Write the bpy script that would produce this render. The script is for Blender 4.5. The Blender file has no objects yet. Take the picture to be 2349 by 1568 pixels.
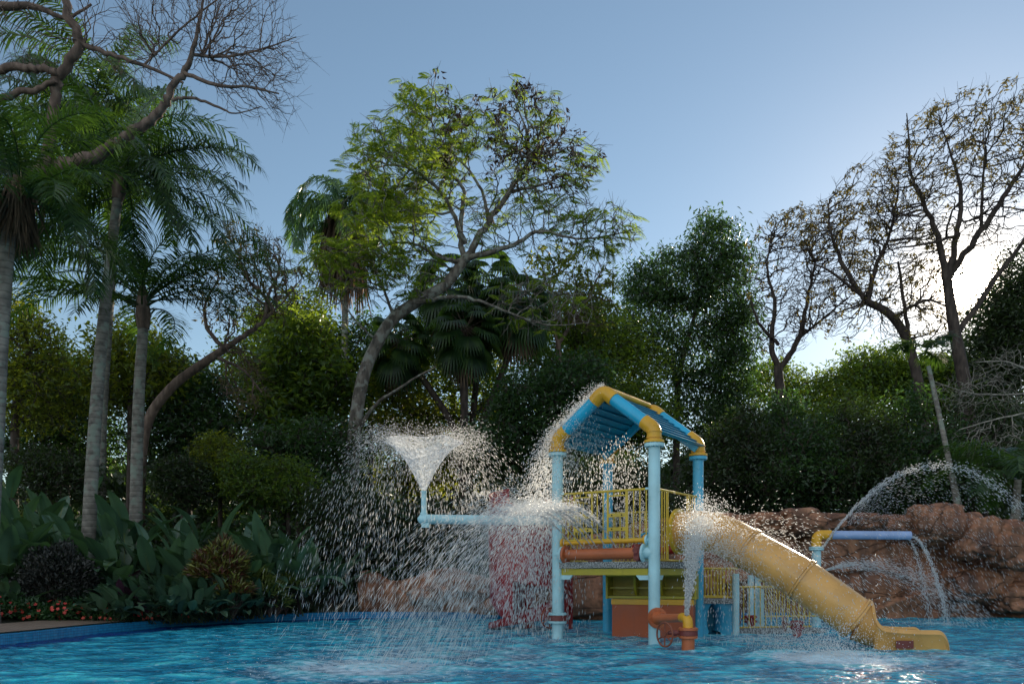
import bpy, math, random
import numpy as np
from mathutils import Vector, noise
random.seed(7)
RNG = np.random.default_rng(11)
PI = math.pi
# ------------------------------------------------------------------ camera
F, CX, HY, CH = 1870.0, 1174.5, 1313.0, 0.99      # focal (px of a 2349 px wide frame), centre, horizon row, eye height
def P(x, y, d):
    return Vector(((x - CX) * d / F, d, CH + (HY - y) * d / F))
scn = bpy.context.scene
C = scn.collection
cam_d = bpy.data.cameras.new('camera'); cam = bpy.data.objects.new('camera', cam_d); C.objects.link(cam)
cam.location = (0, 0, CH); cam.rotation_euler = (math.radians(90), 0, 0)
cam_d.sensor_width = 36; cam_d.lens = 36 * F / 2349.0; cam_d.shift_y = (HY - 784) / 2349.0
cam_d.clip_start = 0.05; cam_d.clip_end = 3000
scn.camera = cam
# ------------------------------------------------------------------ sky + sun
SUN = Vector(((2215 - CX) / F, 1.0, (HY - 650) / F)).normalized()
EL = math.asin(SUN.z); AZ = math.atan2(SUN.x, SUN.y)
world = bpy.data.worlds.new('World'); scn.world = world; world.use_nodes = True
wn = world.node_tree; wn.nodes.clear()
out = wn.nodes.new('ShaderNodeOutputWorld'); bg = wn.nodes.new('ShaderNodeBackground')
sky = wn.nodes.new('ShaderNodeTexSky'); sky.sky_type = 'NISHITA'; sky.sun_disc = False
sky.sun_elevation = EL; sky.sun_rotation = AZ; sky.air_density = 1.0; sky.dust_density = 0.1; sky.ozone_density = 1.6
hsv = wn.nodes.new('ShaderNodeHueSaturation'); hsv.inputs['Saturation'].default_value = 0.94; hsv.inputs['Hue'].default_value = 0.492
wn.links.new(sky.outputs[0], hsv.inputs['Color'])
# the sun's aureole and lens bloom, added to the sky in world directions
tc = wn.nodes.new('ShaderNodeTexCoord')
dot = wn.nodes.new('ShaderNodeVectorMath'); dot.operation = 'DOT_PRODUCT'; dot.inputs[1].default_value = SUN
nrm = wn.nodes.new('ShaderNodeVectorMath'); nrm.operation = 'NORMALIZE'
wn.links.new(tc.outputs['Generated'], nrm.inputs[0]); wn.links.new(nrm.outputs[0], dot.inputs[0])
mx = wn.nodes.new('ShaderNodeMath'); mx.operation = 'MAXIMUM'; mx.inputs[1].default_value = 0; wn.links.new(dot.outputs['Value'], mx.inputs[0])
prev = hsv.outputs[0]
for power, col in ((9000, (1500, 1250, 950, 1)), (800, (26, 22, 17, 1)), (60, (1.0, 0.8, 0.6, 1))):
    pw = wn.nodes.new('ShaderNodeMath'); pw.operation = 'POWER'; pw.inputs[1].default_value = power
    wn.links.new(mx.outputs[0], pw.inputs[0])
    sc = wn.nodes.new('ShaderNodeVectorMath'); sc.operation = 'SCALE'; sc.inputs[0].default_value = col[:3]
    wn.links.new(pw.outputs[0], sc.inputs['Scale'])
    ad = wn.nodes.new('ShaderNodeVectorMath'); ad.operation = 'ADD'
    wn.links.new(prev, ad.inputs[0]); wn.links.new(sc.outputs[0], ad.inputs[1]); prev = ad.outputs[0]
# fill light: a bright sky lobe added behind the camera to lift the foreground
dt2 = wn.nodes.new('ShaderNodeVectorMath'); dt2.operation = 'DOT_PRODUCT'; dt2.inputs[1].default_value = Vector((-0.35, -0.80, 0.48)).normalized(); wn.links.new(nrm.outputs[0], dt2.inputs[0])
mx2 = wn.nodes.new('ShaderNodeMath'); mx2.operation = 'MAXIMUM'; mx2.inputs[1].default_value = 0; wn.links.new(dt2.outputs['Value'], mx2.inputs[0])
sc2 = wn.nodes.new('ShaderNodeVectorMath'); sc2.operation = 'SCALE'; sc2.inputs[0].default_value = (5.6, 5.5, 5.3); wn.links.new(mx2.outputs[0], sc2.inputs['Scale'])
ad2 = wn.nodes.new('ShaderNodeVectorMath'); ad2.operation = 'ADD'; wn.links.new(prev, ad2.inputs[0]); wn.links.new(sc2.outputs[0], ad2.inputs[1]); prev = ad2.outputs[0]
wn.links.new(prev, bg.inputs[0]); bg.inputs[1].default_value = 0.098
wn.links.new(bg.outputs[0], out.inputs[0])
sl = bpy.data.lights.new('sun', 'SUN'); sl.energy = 5.0; sl.angle = math.radians(0.5); sl.color = (1.0, 0.86, 0.66)
so = bpy.data.objects.new('sun', sl); C.objects.link(so); so.rotation_euler = SUN.to_track_quat('Z', 'Y').to_euler(); so.location = (30, 60, 30)
scn.view_settings.view_transform = 'Standard'; scn.view_settings.look = 'None'
scn.view_settings.gamma = 1; scn.view_settings.exposure = 0.50
scn.render.engine = 'CYCLES'
scn.cycles.max_bounces = 6; scn.cycles.volume_bounces = 0; scn.cycles.transparent_max_bounces = 20; scn.cycles.transmission_bounces = 4

# ------------------------------------------------------------------ materials
def nt(name):
    m = bpy.data.materials.new(name); m.use_nodes = True; n = m.node_tree; n.nodes.clear()
    o = n.nodes.new('ShaderNodeOutputMaterial'); b = n.nodes.new('ShaderNodeBsdfPrincipled'); n.links.new(b.outputs[0], o.inputs[0])
    return m, n, b, o
def node(n, t, **kw):
    x = n.nodes.new(t)
    for k, v in kw.items():
        if isinstance(k, str) and hasattr(x, k): setattr(x, k, v)
    return x
def noise_n(n, scale, detail=4, coord='Object', vec=None):
    t = n.nodes.new('ShaderNodeTexNoise'); t.inputs['Scale'].default_value = scale; t.inputs['Detail'].default_value = detail
    if vec is None:
        c = n.nodes.new('ShaderNodeTexCoord'); n.links.new(c.outputs[coord], t.inputs['Vector'])
    else: n.links.new(vec, t.inputs['Vector'])
    return t
def ramp(n, fac, stops):
    r = n.nodes.new('ShaderNodeValToRGB'); n.links.new(fac, r.inputs[0])
    while len(r.color_ramp.elements) < len(stops): r.color_ramp.elements.new(0.5)
    for e, (p, c) in zip(r.color_ramp.elements, stops):
        e.position = p; e.color = (*c[:3], 1)
    return r
def bump(n, b, h, strength=0.3, dist=0.02):
    u = n.nodes.new('ShaderNodeBump'); u.inputs['Strength'].default_value = strength; u.inputs['Distance'].default_value = dist
    n.links.new(h, u.inputs['Height']); n.links.new(u.outputs[0], b.inputs['Normal']); return u
def mul(c, k): return tuple(min(1, x * k) for x in c)
def paint(name, col, rough=0.35, wear=0.25, dirt=(0.10, 0.09, 0.07)):
    m, n, b, o = nt(name)
    t = noise_n(n, 3.5, 8); t2 = noise_n(n, 38, 5)
    c = n.nodes.new('ShaderNodeTexCoord'); mp = n.nodes.new('ShaderNodeMapping'); mp.inputs['Scale'].default_value = (26, 26, 1.6)
    n.links.new(c.outputs['Object'], mp.inputs[0]); t3 = noise_n(n, 1.0, 6, vec=mp.outputs[0])
    r = ramp(n, t.outputs[0], [(0.3, mul(col, 0.82)), (0.55, col), (0.75, mul(col, 1.12))])
    r2 = ramp(n, t3.outputs[0], [(0.55, (0, 0, 0)), (0.80, (wear, wear, wear))])
    r3 = ramp(n, t2.outputs[0], [(0.62, (0, 0, 0)), (0.75, (wear, wear, wear))])
    mxx = n.nodes.new('ShaderNodeMix'); mxx.data_type = 'RGBA'
    n.links.new(r2.outputs[0], mxx.inputs[0]); n.links.new(r.outputs[0], mxx.inputs[6]); mxx.inputs[7].default_value = (*dirt, 1)
    m2 = n.nodes.new('ShaderNodeMix'); m2.data_type = 'RGBA'
    n.links.new(r3.outputs[0], m2.inputs[0]); n.links.new(mxx.outputs[2], m2.inputs[6]); m2.inputs[7].default_value = (*mul(col, 0.6), 1)
    n.links.new(m2.outputs[2], b.inputs['Base Color'])
    rr = ramp(n, t.outputs[0], [(0.3, (rough * .7,) * 3), (0.8, (min(1, rough * 1.6),) * 3)]); n.links.new(rr.outputs[0], b.inputs['Roughness'])
    bump(n, b, t2.outputs[0], 0.12, 0.01)
    return m
def leafmat(name, cols, trans, tfac=0.45, rough=0.5, nscale=0.8):
    """cols = dark..light leaf tones picked per leaf; trans = colour of light passing through"""
    m, n, b, o = nt(name)
    g = n.nodes.new('ShaderNodeNewGeometry'); t = noise_n(n, nscale, 3)
    a = n.nodes.new('ShaderNodeMath'); a.operation = 'MULTIPLY_ADD'; n.links.new(g.outputs['Random Per Island'], a.inputs[0]); a.inputs[1].default_value = 0.6
    s = n.nodes.new('ShaderNodeMath'); s.operation = 'MULTIPLY_ADD'; n.links.new(t.outputs[0], s.inputs[0]); s.inputs[1].default_value = 1.2; s.inputs[2].default_value = -0.4
    n.links.new(s.outputs[0], a.inputs[2])
    k = len(cols); r = ramp(n, a.outputs[0], [(0.1 + 0.8 * i / max(1, k - 1), c) for i, c in enumerate(cols)])
    n.links.new(r.outputs[0], b.inputs['Base Color']); b.inputs['Roughness'].default_value = rough
    tr = n.nodes.new('ShaderNodeBsdfTranslucent')
    r2 = ramp(n, a.outputs[0], [(0.1, mul(trans, 0.55)), (0.9, mul(trans, 1.3))]); n.links.new(r2.outputs[0], tr.inputs[0])
    mixs = n.nodes.new('ShaderNodeMixShader'); mixs.inputs[0].default_value = tfac
    n.links.new(b.outputs[0], mixs.inputs[1]); n.links.new(tr.outputs[0], mixs.inputs[2]); n.links.new(mixs.outputs[0], o.inputs[0])
    return m
def barkmat(name, a, b_, c_, scale=6, zs=0.3, rings=False, lichen=None):
    m, n, b, o = nt(name)
    c = n.nodes.new('ShaderNodeTexCoord'); mp = n.nodes.new('ShaderNodeMapping'); mp.inputs['Scale'].default_value = (1, 1, zs)
    n.links.new(c.outputs['Object'], mp.inputs[0]); t = noise_n(n, scale, 8, vec=mp.outputs[0])
    r = ramp(n, t.outputs[0], [(0.3, a), (0.5, b_), (0.7, c_)]); colr = r.outputs[0]; h = t.outputs[0]
    if rings:
        w = n.nodes.new('ShaderNodeTexWave'); w.bands_direction = 'Z'; w.inputs['Scale'].default_value = 2.6; w.inputs['Distortion'].default_value = 1.5
        w.inputs['Detail'].default_value = 3; n.links.new(c.outputs['Object'], w.inputs['Vector'])
        rw = ramp(n, w.outputs['Fac'], [(0.0, (0.6,) * 3), (0.14, (1,) * 3), (0.9, (1,) * 3), (1.0, (1.0,) * 3)])
        mm = n.nodes.new('ShaderNodeMix'); mm.data_type = 'RGBA'; mm.blend_type = 'MULTIPLY'; mm.inputs[0].default_value = 1
        n.links.new(colr, mm.inputs[6]); n.links.new(rw.outputs[0], mm.inputs[7]); colr = mm.outputs[2]; h = w.outputs['Fac']
    if lichen:
        t2 = noise_n(n, 5, 6); r2 = ramp(n, t2.outputs[0], [(0.52, (0, 0, 0)), (0.60, (0.8,) * 3)])
        mm = n.nodes.new('ShaderNodeMix'); mm.data_type = 'RGBA'; n.links.new(r2.outputs[0], mm.inputs[0]); n.links.new(colr, mm.inputs[6]); mm.inputs[7].default_value = (*lichen, 1); colr = mm.outputs[2]
    n.links.new(colr, b.inputs['Base Color']); b.inputs['Roughness'].default_value = 0.85
    bump(n, b, h, 0.22 if rings else 0.6, 0.03)
    return m
M = {}
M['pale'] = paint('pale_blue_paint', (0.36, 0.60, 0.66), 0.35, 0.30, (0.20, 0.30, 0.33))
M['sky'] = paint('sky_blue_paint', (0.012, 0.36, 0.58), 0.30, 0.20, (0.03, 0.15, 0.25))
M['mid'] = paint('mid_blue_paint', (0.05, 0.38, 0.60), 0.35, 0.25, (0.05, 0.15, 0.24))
M['roof'] = paint('roof_blue_plastic', (0.008, 0.27, 0.42), 0.35, 0.15, (0.02, 0.10, 0.16))
M['yellow'] = paint('yellow_paint', (0.64, 0.33, 0.012), 0.35, 0.25, (0.25, 0.15, 0.02))
M['rail'] = paint('rail_yellow_paint', (0.54, 0.38, 0.035), 0.4, 0.35, (0.22, 0.18, 0.04))
M['olive'] = paint('counter_yellow_plastic', (0.36, 0.30, 0.015), 0.4, 0.3, (0.15, 0.13, 0.01))
M['orange'] = paint('orange_paint', (0.46, 0.12, 0.04), 0.4, 0.3, (0.22, 0.06, 0.03))
M['maroon'] = paint('maroon_cast_iron', (0.16, 0.03, 0.025), 0.45, 0.35, (0.05, 0.02, 0.02))
M['rust'] = paint('rusty_red_iron', (0.22, 0.06, 0.03), 0.6, 0.6, (0.06, 0.03, 0.02))
M['red'] = paint('red_fibreglass', (0.27, 0.012, 0.013), 0.3, 0.2, (0.2, 0.01, 0.01))
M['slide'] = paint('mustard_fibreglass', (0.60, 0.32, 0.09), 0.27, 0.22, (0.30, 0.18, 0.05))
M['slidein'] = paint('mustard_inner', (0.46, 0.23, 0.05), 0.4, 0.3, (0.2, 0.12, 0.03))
M['lilac'] = paint('faded_blue_pipe', (0.27, 0.37, 0.60), 0.35, 0.2, (0.15, 0.22, 0.4))
M['box'] = paint('orange_panel', (0.36, 0.075, 0.022), 0.5, 0.35, (0.20, 0.05, 0.02))
M['white'] = paint('white_post_paint', (0.6, 0.6, 0.58), 0.6, 0.4)
m, n, b, o = nt('speckled_concrete'); t = noise_n(n, 60, 4); t2 = noise_n(n, 6, 5)
r = ramp(n, t.outputs[0], [(0.38, (0.03, 0.035, 0.04)), (0.5, (0.22, 0.23, 0.23)), (0.7, (0.45, 0.46, 0.45))]); n.links.new(r.outputs[0], b.inputs['Base Color'])
b.inputs['Roughness'].default_value = 0.9; bump(n, b, t.outputs[0], 0.8, 0.01); M['concrete'] = m
m, n, b, o = nt('black_hollow'); b.inputs['Base Color'].default_value = (0.01, 0.01, 0.01, 1); b.inputs['Roughness'].default_value = 1; M['dark'] = m
# rock
m, n, b, o = nt('artificial_rock'); t = noise_n(n, 1.4, 10); t2 = noise_n(n, 14, 8)
c = n.nodes.new('ShaderNodeTexCoord'); mp = n.nodes.new('ShaderNodeMapping'); mp.inputs['Scale'].default_value = (0.55, 0.55, 1.5); n.links.new(c.outputs['Object'], mp.inputs[0])
tw = noise_n(n, 0.8, 6, vec=mp.outputs[0]); va = n.nodes.new('ShaderNodeVectorMath'); va.operation = 'MULTIPLY_ADD'
n.links.new(tw.outputs['Color'], va.inputs[0]); va.inputs[1].default_value = (0.7, 0.7, 0.7); n.links.new(mp.outputs[0], va.inputs[2])
vo = n.nodes.new('ShaderNodeTexVoronoi'); vo.feature = 'DISTANCE_TO_EDGE'; vo.inputs['Scale'].default_value = 0.8; n.links.new(va.outputs[0], vo.inputs['Vector'])
r = ramp(n, t.outputs[0], [(0.28, (0.13, 0.05, 0.027)), (0.45, (0.25, 0.105, 0.052)), (0.6, (0.34, 0.15, 0.076)), (0.78, (0.41, 0.23, 0.14))])
rc = ramp(n, vo.outputs[0], [(0.0, (0.55,) * 3), (0.012, (1,) * 3)])
rf = ramp(n, t2.outputs[0], [(0.35, (0.62,) * 3), (0.6, (1,) * 3)])
mm = n.nodes.new('ShaderNodeMix'); mm.data_type = 'RGBA'; mm.blend_type = 'MULTIPLY'; mm.inputs[0].default_value = 1; n.links.new(r.outputs[0], mm.inputs[6]); n.links.new(rc.outputs[0], mm.inputs[7])
m2 = n.nodes.new('ShaderNodeMix'); m2.data_type = 'RGBA'; m2.blend_type = 'MULTIPLY'; m2.inputs[0].default_value = 0.8; n.links.new(mm.outputs[2], m2.inputs[6]); n.links.new(rf.outputs[0], m2.inputs[7])
n.links.new(m2.outputs[2], b.inputs['Base Color']); b.inputs['Roughness'].default_value = 0.62
mp5 = n.nodes.new('ShaderNodeMapping'); mp5.inputs['Scale'].default_value = (5, 5, .35); n.links.new(c.outputs['Object'], mp5.inputs[0]); t5 = noise_n(n, 1.0, 6, vec=mp5.outputs[0])
r5 = ramp(n, t5.outputs[0], [(0.42, (1,) * 3), (0.62, (0.45,) * 3)]); m5 = n.nodes.new('ShaderNodeMix'); m5.data_type = 'RGBA'; m5.blend_type = 'MULTIPLY'; m5.inputs[0].default_value = 1
n.links.new(m2.outputs[2], m5.inputs[6]); n.links.new(r5.outputs[0], m5.inputs[7]); n.links.new(m5.outputs[2], b.inputs['Base Color'])
b2 = bump(n, b, t2.outputs[0], 0.7, 0.04); b3 = n.nodes.new('ShaderNodeBump'); b3.inputs['Strength'].default_value = 0.9; b3.inputs['Distance'].default_value = 0.06
n.links.new(rc.outputs[0], b3.inputs['Height']); n.links.new(b3.outputs[0], b2.inputs['Normal']); M['rock'] = m
# water
m, n, b, o = nt('pool_water')
ef = n.nodes.new('ShaderNodeAttribute'); ef.attribute_name = 'foam'; ed = n.nodes.new('ShaderNodeAttribute'); ed.attribute_name = 'band'
dp = n.nodes.new('ShaderNodeAttribute'); dp.attribute_name = 'crest'
rd = ramp(n, dp.outputs['Fac'], [(0.15, (0.004, 0.14, 0.26)), (0.5, (0.009, 0.27, 0.44)), (0.9, (0.06, 0.50, 0.63))])
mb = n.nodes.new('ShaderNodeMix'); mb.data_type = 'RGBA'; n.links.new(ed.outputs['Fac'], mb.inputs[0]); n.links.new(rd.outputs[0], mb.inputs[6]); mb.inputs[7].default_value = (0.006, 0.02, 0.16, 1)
tf = noise_n(n, 9, 8); tf2 = noise_n(n, 1.6, 5)
fm = n.nodes.new('ShaderNodeMath'); fm.operation = 'MULTIPLY_ADD'; n.links.new(tf.outputs[0], fm.inputs[0]); fm.inputs[1].default_value = 1.6; fm.inputs[2].default_value = -1.0
fa = n.nodes.new('ShaderNodeMath'); fa.operation = 'ADD'; n.links.new(fm.outputs[0], fa.inputs[0])
fsc = n.nodes.new('ShaderNodeMath'); fsc.operation = 'MULTIPLY'; n.links.new(ef.outputs['Fac'], fsc.inputs[0]); fsc.inputs[1].default_value = 1.0; n.links.new(fsc.outputs[0], fa.inputs[1])
rf = ramp(n, fa.outputs[0], [(0.0, (0, 0, 0)), (0.7, (0.85,) * 3)])
mf = n.nodes.new('ShaderNodeMix'); mf.data_type = 'RGBA'; n.links.new(rf.outputs[0], mf.inputs[0]); n.links.new(mb.outputs[2], mf.inputs[6]); mf.inputs[7].default_value = (0.62, 0.76, 0.84, 1)
n.links.new(mf.outputs[2], b.inputs['Base Color']); b.inputs['IOR'].default_value = 1.33
rr = ramp(n, rf.outputs[0], [(0, (0.06,) * 3), (1, (0.6,) * 3)]); n.links.new(rr.outputs[0], b.inputs['Roughness'])
c = n.nodes.new('ShaderNodeTexCoord'); mp = n.nodes.new('ShaderNodeMapping'); mp.inputs['Scale'].default_value = (1, 1.5, 1); n.links.new(c.outputs['Object'], mp.inputs[0])
tb = noise_n(n, 9.0, 8, vec=mp.outputs[0]); bump(n, b, tb.outputs[0], 0.9, 0.07); M['water'] = m
# spray
def watermat(name, col, tcol, tf=0.5, alpha=1.0):
    m, n, b, o = nt(name); b.inputs['Base Color'].default_value = (*col, 1); b.inputs['Roughness'].default_value = 0.12; b.inputs['IOR'].default_value = 1.33
    tr = n.nodes.new('ShaderNodeBsdfTranslucent'); tr.inputs[0].default_value = (*tcol, 1)
    s = n.nodes.new('ShaderNodeMixShader'); s.inputs[0].default_value = tf; n.links.new(b.outputs[0], s.inputs[1]); n.links.new(tr.outputs[0], s.inputs[2])
    if alpha < 1:
        tp = n.nodes.new('ShaderNodeBsdfTransparent'); s2 = n.nodes.new('ShaderNodeMixShader')
        t = noise_n(n, 22, 5); r = ramp(n, t.outputs[0], [(0.35, (alpha * 0.35,) * 3), (0.7, (alpha * 1.5,) * 3)]); n.links.new(r.outputs[0], s2.inputs[0])
        n.links.new(tp.outputs[0], s2.inputs[1]); n.links.new(s.outputs[0], s2.inputs[2]); s = s2
    else:
        gl = n.nodes.new('ShaderNodeBsdfTransparent')
        s2 = n.nodes.new('ShaderNodeMixShader'); s2.inputs[0].default_value = 0.35; n.links.new(s.outputs[0], s2.inputs[1]); n.links.new(gl.outputs[0], s2.inputs[2]); s = s2
    n.links.new(s.outputs[0], o.inputs[0]); return m
M['drop'] = watermat('water_drops', (0.80, 0.86, 0.92), (1.0, 0.98, 0.95), 0.78)
M['film'] = watermat('thin_water_sheet', (0.7, 0.8, 0.9), (0.95, 0.97, 1.0), 0.55, 0.5)
# ground / deck / tiles
m, n, b, o = nt('soil_and_litter'); t = noise_n(n, 3, 8); r = ramp(n, t.outputs[0], [(0.35, (0.012, 0.014, 0.008)), (0.55, (0.03, 0.04, 0.015)), (0.75, (0.07, 0.055, 0.03))])
n.links.new(r.outputs[0], b.inputs['Base Color']); b.inputs['Roughness'].default_value = 0.95; bump(n, b, t.outputs[0], 1, 0.08); M['soil'] = m
m, n, b, o = nt('brick_paving'); c = n.nodes.new('ShaderNodeTexCoord'); br = n.nodes.new('ShaderNodeTexBrick'); br.inputs['Scale'].default_value = 4.5
br.inputs['Color1'].default_value = (0.30, 0.22, 0.16, 1); br.inputs['Color2'].default_value = (0.22, 0.15, 0.11, 1); br.inputs['Mortar'].default_value = (0.05, 0.05, 0.045, 1); br.inputs['Mortar Size'].default_value = 0.025
n.links.new(c.outputs['Object'], br.inputs['Vector']); n.links.new(br.outputs[0], b.inputs['Base Color']); b.inputs['Roughness'].default_value = 0.7; bump(n, b, br.outputs['Fac'], -0.4, 0.01); M['brick'] = m
m, n, b, o = nt('blue_mosaic_tile'); c = n.nodes.new('ShaderNodeTexCoord'); br = n.nodes.new('ShaderNodeTexBrick'); br.offset = 0; br.inputs['Scale'].default_value = 12
br.inputs['Brick Width'].default_value = 0.5; br.inputs['Row Height'].default_value = 0.5
br.inputs['Color1'].default_value = (0.01, 0.16, 0.36, 1); br.inputs['Color2'].default_value = (0.015, 0.22, 0.44, 1); br.inputs['Mortar'].default_value = (0.02, 0.06, 0.12, 1); br.inputs['Mortar Size'].default_value = 0.03
sx = n.nodes.new('ShaderNodeSeparateXYZ'); n.links.new(c.outputs['Object'], sx.inputs[0]); cb = n.nodes.new('ShaderNodeCombineXYZ'); sm_ = n.nodes.new('ShaderNodeMath'); sm_.operation = 'MULTIPLY_ADD'
n.links.new(sx.outputs[0], sm_.inputs[0]); sm_.inputs[1].default_value = 0.8; n.links.new(sx.outputs[1], sm_.inputs[2]); n.links.new(sm_.outputs[0], cb.inputs[0]); n.links.new(sx.outputs[2], cb.inputs[1])
n.links.new(cb.outputs[0], br.inputs['Vector']); n.links.new(br.outputs[0], b.inputs['Base Color']); b.inputs['Roughness'].default_value = 0.25; M['tile'] = m
# foliage
M['palm'] = leafmat('palm_leaflets', [(0.012, 0.032, 0.018), (0.025, 0.062, 0.026), (0.06, 0.11, 0.028)], (0.13, 0.26, 0.025), 0.36, 0.36)
M['palmfar'] = leafmat('queen_palm_leaflets', [(0.02, 0.06, 0.035), (0.05, 0.12, 0.06), (0.09, 0.17, 0.06)], (0.16, 0.30, 0.06), 0.4, 0.4)
M['dead'] = leafmat('dry_fronds', [(0.07, 0.045, 0.03), (0.15, 0.10, 0.065), (0.24, 0.165, 0.11)], (0.22, 0.13, 0.07), 0.25, 0.8)
M['feather'] = leafmat('feathery_leaflets', [(0.03, 0.07, 0.015), (0.07, 0.14, 0.02), (0.15, 0.22, 0.03)], (0.36, 0.50, 0.04), 0.52, 0.45)
M['olive_leaf'] = leafmat('olive_tip_leaves', [(0.03, 0.035, 0.012), (0.08, 0.07, 0.02), (0.15, 0.11, 0.03)], (0.30, 0.24, 0.05), 0.35, 0.6)
M['leafA'] = leafmat('dark_green_leaves', [(0.010, 0.030, 0.014), (0.025, 0.060, 0.025), (0.05, 0.10, 0.03)], (0.10, 0.22, 0.03), 0.35, 0.4)
M['leafB'] = leafmat('mid_green_leaves', [(0.015, 0.045, 0.012), (0.04, 0.09, 0.02), (0.10, 0.16, 0.03)], (0.30, 0.42, 0.03), 0.45, 0.45)
M['leafC'] = leafmat('yellow_green_leaves', [(0.022, 0.05, 0.01), (0.055, 0.10, 0.018), (0.12, 0.18, 0.03)], (0.42, 0.46, 0.03), 0.5, 0.45)
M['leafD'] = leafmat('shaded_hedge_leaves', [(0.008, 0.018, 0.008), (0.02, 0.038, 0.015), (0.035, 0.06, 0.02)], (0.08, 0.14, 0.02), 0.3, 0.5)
M['paddle'] = leafmat('paddle_leaves', [(0.045, 0.095, 0.065), (0.070, 0.140, 0.090), (0.11, 0.18, 0.11)], (0.12, 0.26, 0.06), 0.25, 0.30, 1.5)
M['stripe'] = leafmat('striped_leaves', [(0.03, 0.065, 0.045), (0.055, 0.11, 0.07), (0.09, 0.15, 0.10)], (0.10, 0.2, 0.06), 0.2, 0.35, 2)
M['purple'] = leafmat('purple_leaves', [(0.018, 0.010, 0.018), (0.05, 0.02, 0.04), (0.09, 0.04, 0.06)], (0.10, 0.03, 0.05), 0.2, 0.4, 2)
M['blackish'] = leafmat('dark_shrub_leaves', [(0.006, 0.008, 0.008), (0.014, 0.018, 0.014), (0.03, 0.03, 0.025)], (0.03, 0.03, 0.02), 0.15, 0.45, 2)
M['croton'] = leafmat('croton_leaves', [(0.10, 0.02, 0.015), (0.08, 0.03, 0.02), (0.10, 0.12, 0.02), (0.24, 0.26, 0.05)], (0.2, 0.15, 0.03), 0.25, 0.35, 4)
M['lime'] = leafmat('lime_variegated_leaves', [(0.03, 0.07, 0.015), (0.10, 0.15, 0.03), (0.24, 0.27, 0.07)], (0.2, 0.25, 0.04), 0.25, 0.4, 3)
M['impat'] = leafmat('flowerbed_leaves', [(0.012, 0.045, 0.015), (0.03, 0.08, 0.025), (0.05, 0.12, 0.035)], (0.08, 0.2, 0.04), 0.25, 0.45, 3)
M['petal'] = leafmat('pink_petals', [(0.55, 0.03, 0.09), (0.70, 0.06, 0.06), (0.75, 0.14, 0.07)], (0.7, 0.08, 0.08), 0.3, 0.6, 0.7)
M['pod'] = leafmat('dark_seed_pods', [(0.018, 0.010, 0.007), (0.05, 0.025, 0.015), (0.09, 0.05, 0.025)], (0.08, 0.03, 0.01), 0.1, 0.7)
M['bark_palm'] = barkmat('ringed_palm_bark', (0.09, 0.08, 0.07), (0.17, 0.155, 0.135), (0.25, 0.23, 0.20), 7, 1, True, (0.20, 0.24, 0.20))
M['bark'] = barkmat('grey_bark', (0.05, 0.045, 0.038), (0.12, 0.10, 0.085), (0.22, 0.20, 0.17), 9, 0.35, False, (0.25, 0.26, 0.23))
M['barkr'] = barkmat('reddish_bark', (0.05, 0.034, 0.027), (0.12, 0.08, 0.063), (0.21, 0.15, 0.12), 9, 0.35)
M['barkd'] = barkmat('dark_bark', (0.018, 0.012, 0.010), (0.045, 0.032, 0.026), (0.08, 0.06, 0.05), 9, 0.35)
M['twig'] = barkmat('pale_dead_wood', (0.10, 0.09, 0.08), (0.22, 0.20, 0.17), (0.36, 0.33, 0.29), 9, 1)

# ------------------------------------------------------------------ mesh helpers
def mesh_np(name, V, Fs, mat, parent=None, smooth=False, angle=None, attrs=None, mats=None, midx=None):
    """V (n,3); Fs list of arrays (m,k) of faces with k corners"""
    me = bpy.data.meshes.new(name)
    V = np.asarray(V, dtype=np.float32).reshape(-1, 3); Fs = [np.asarray(f, dtype=np.int32) for f in Fs if len(f)]
    me.vertices.add(len(V)); me.vertices.foreach_set('co', V.ravel())
    nl = sum(f.size for f in Fs); nf = sum(len(f) for f in Fs)
    me.loops.add(nl); me.loops.foreach_set('vertex_index', np.concatenate([f.ravel() for f in Fs]))
    me.polygons.add(nf); starts = []; s = 0
    for f in Fs:
        k = f.shape[1]; starts.append(s + np.arange(len(f)) * k); s += f.size
    me.polygons.foreach_set('loop_start', np.concatenate(starts).astype(np.int32))
    if smooth: me.polygons.foreach_set('use_smooth', np.ones(nf, dtype=bool))
    for mm_ in (mats or [mat]): me.materials.append(mm_)
    if midx is not None: me.polygons.foreach_set('material_index', np.asarray(midx, dtype=np.int32))
    me.update(calc_edges=True)
    if angle: me.set_sharp_from_angle(angle=math.radians(angle))
    for k, v in (attrs or {}).items():
        a = me.attributes.new(k, 'FLOAT', 'POINT'); a.data.foreach_set('value', np.asarray(v, dtype=np.float32))
    o = bpy.data.objects.new(name, me); C.objects.link(o)
    if parent: o.parent = parent
    return o
def tag(o, label=None, cat=None, group=None, kind=None):
    if label: o['label'] = label
    if cat: o['category'] = cat
    if group: o['group'] = group
    if kind: o['kind'] = kind
    return o
def thing(name, label, cat, loc=(0, 0, 0), rz=0, group=None):
    o = bpy.data.objects.new(name, None); C.objects.link(o); o.location = loc; o.rotation_euler = (0, 0, rz); o.empty_display_size = 0.2
    return tag(o, label, cat, group)
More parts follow.
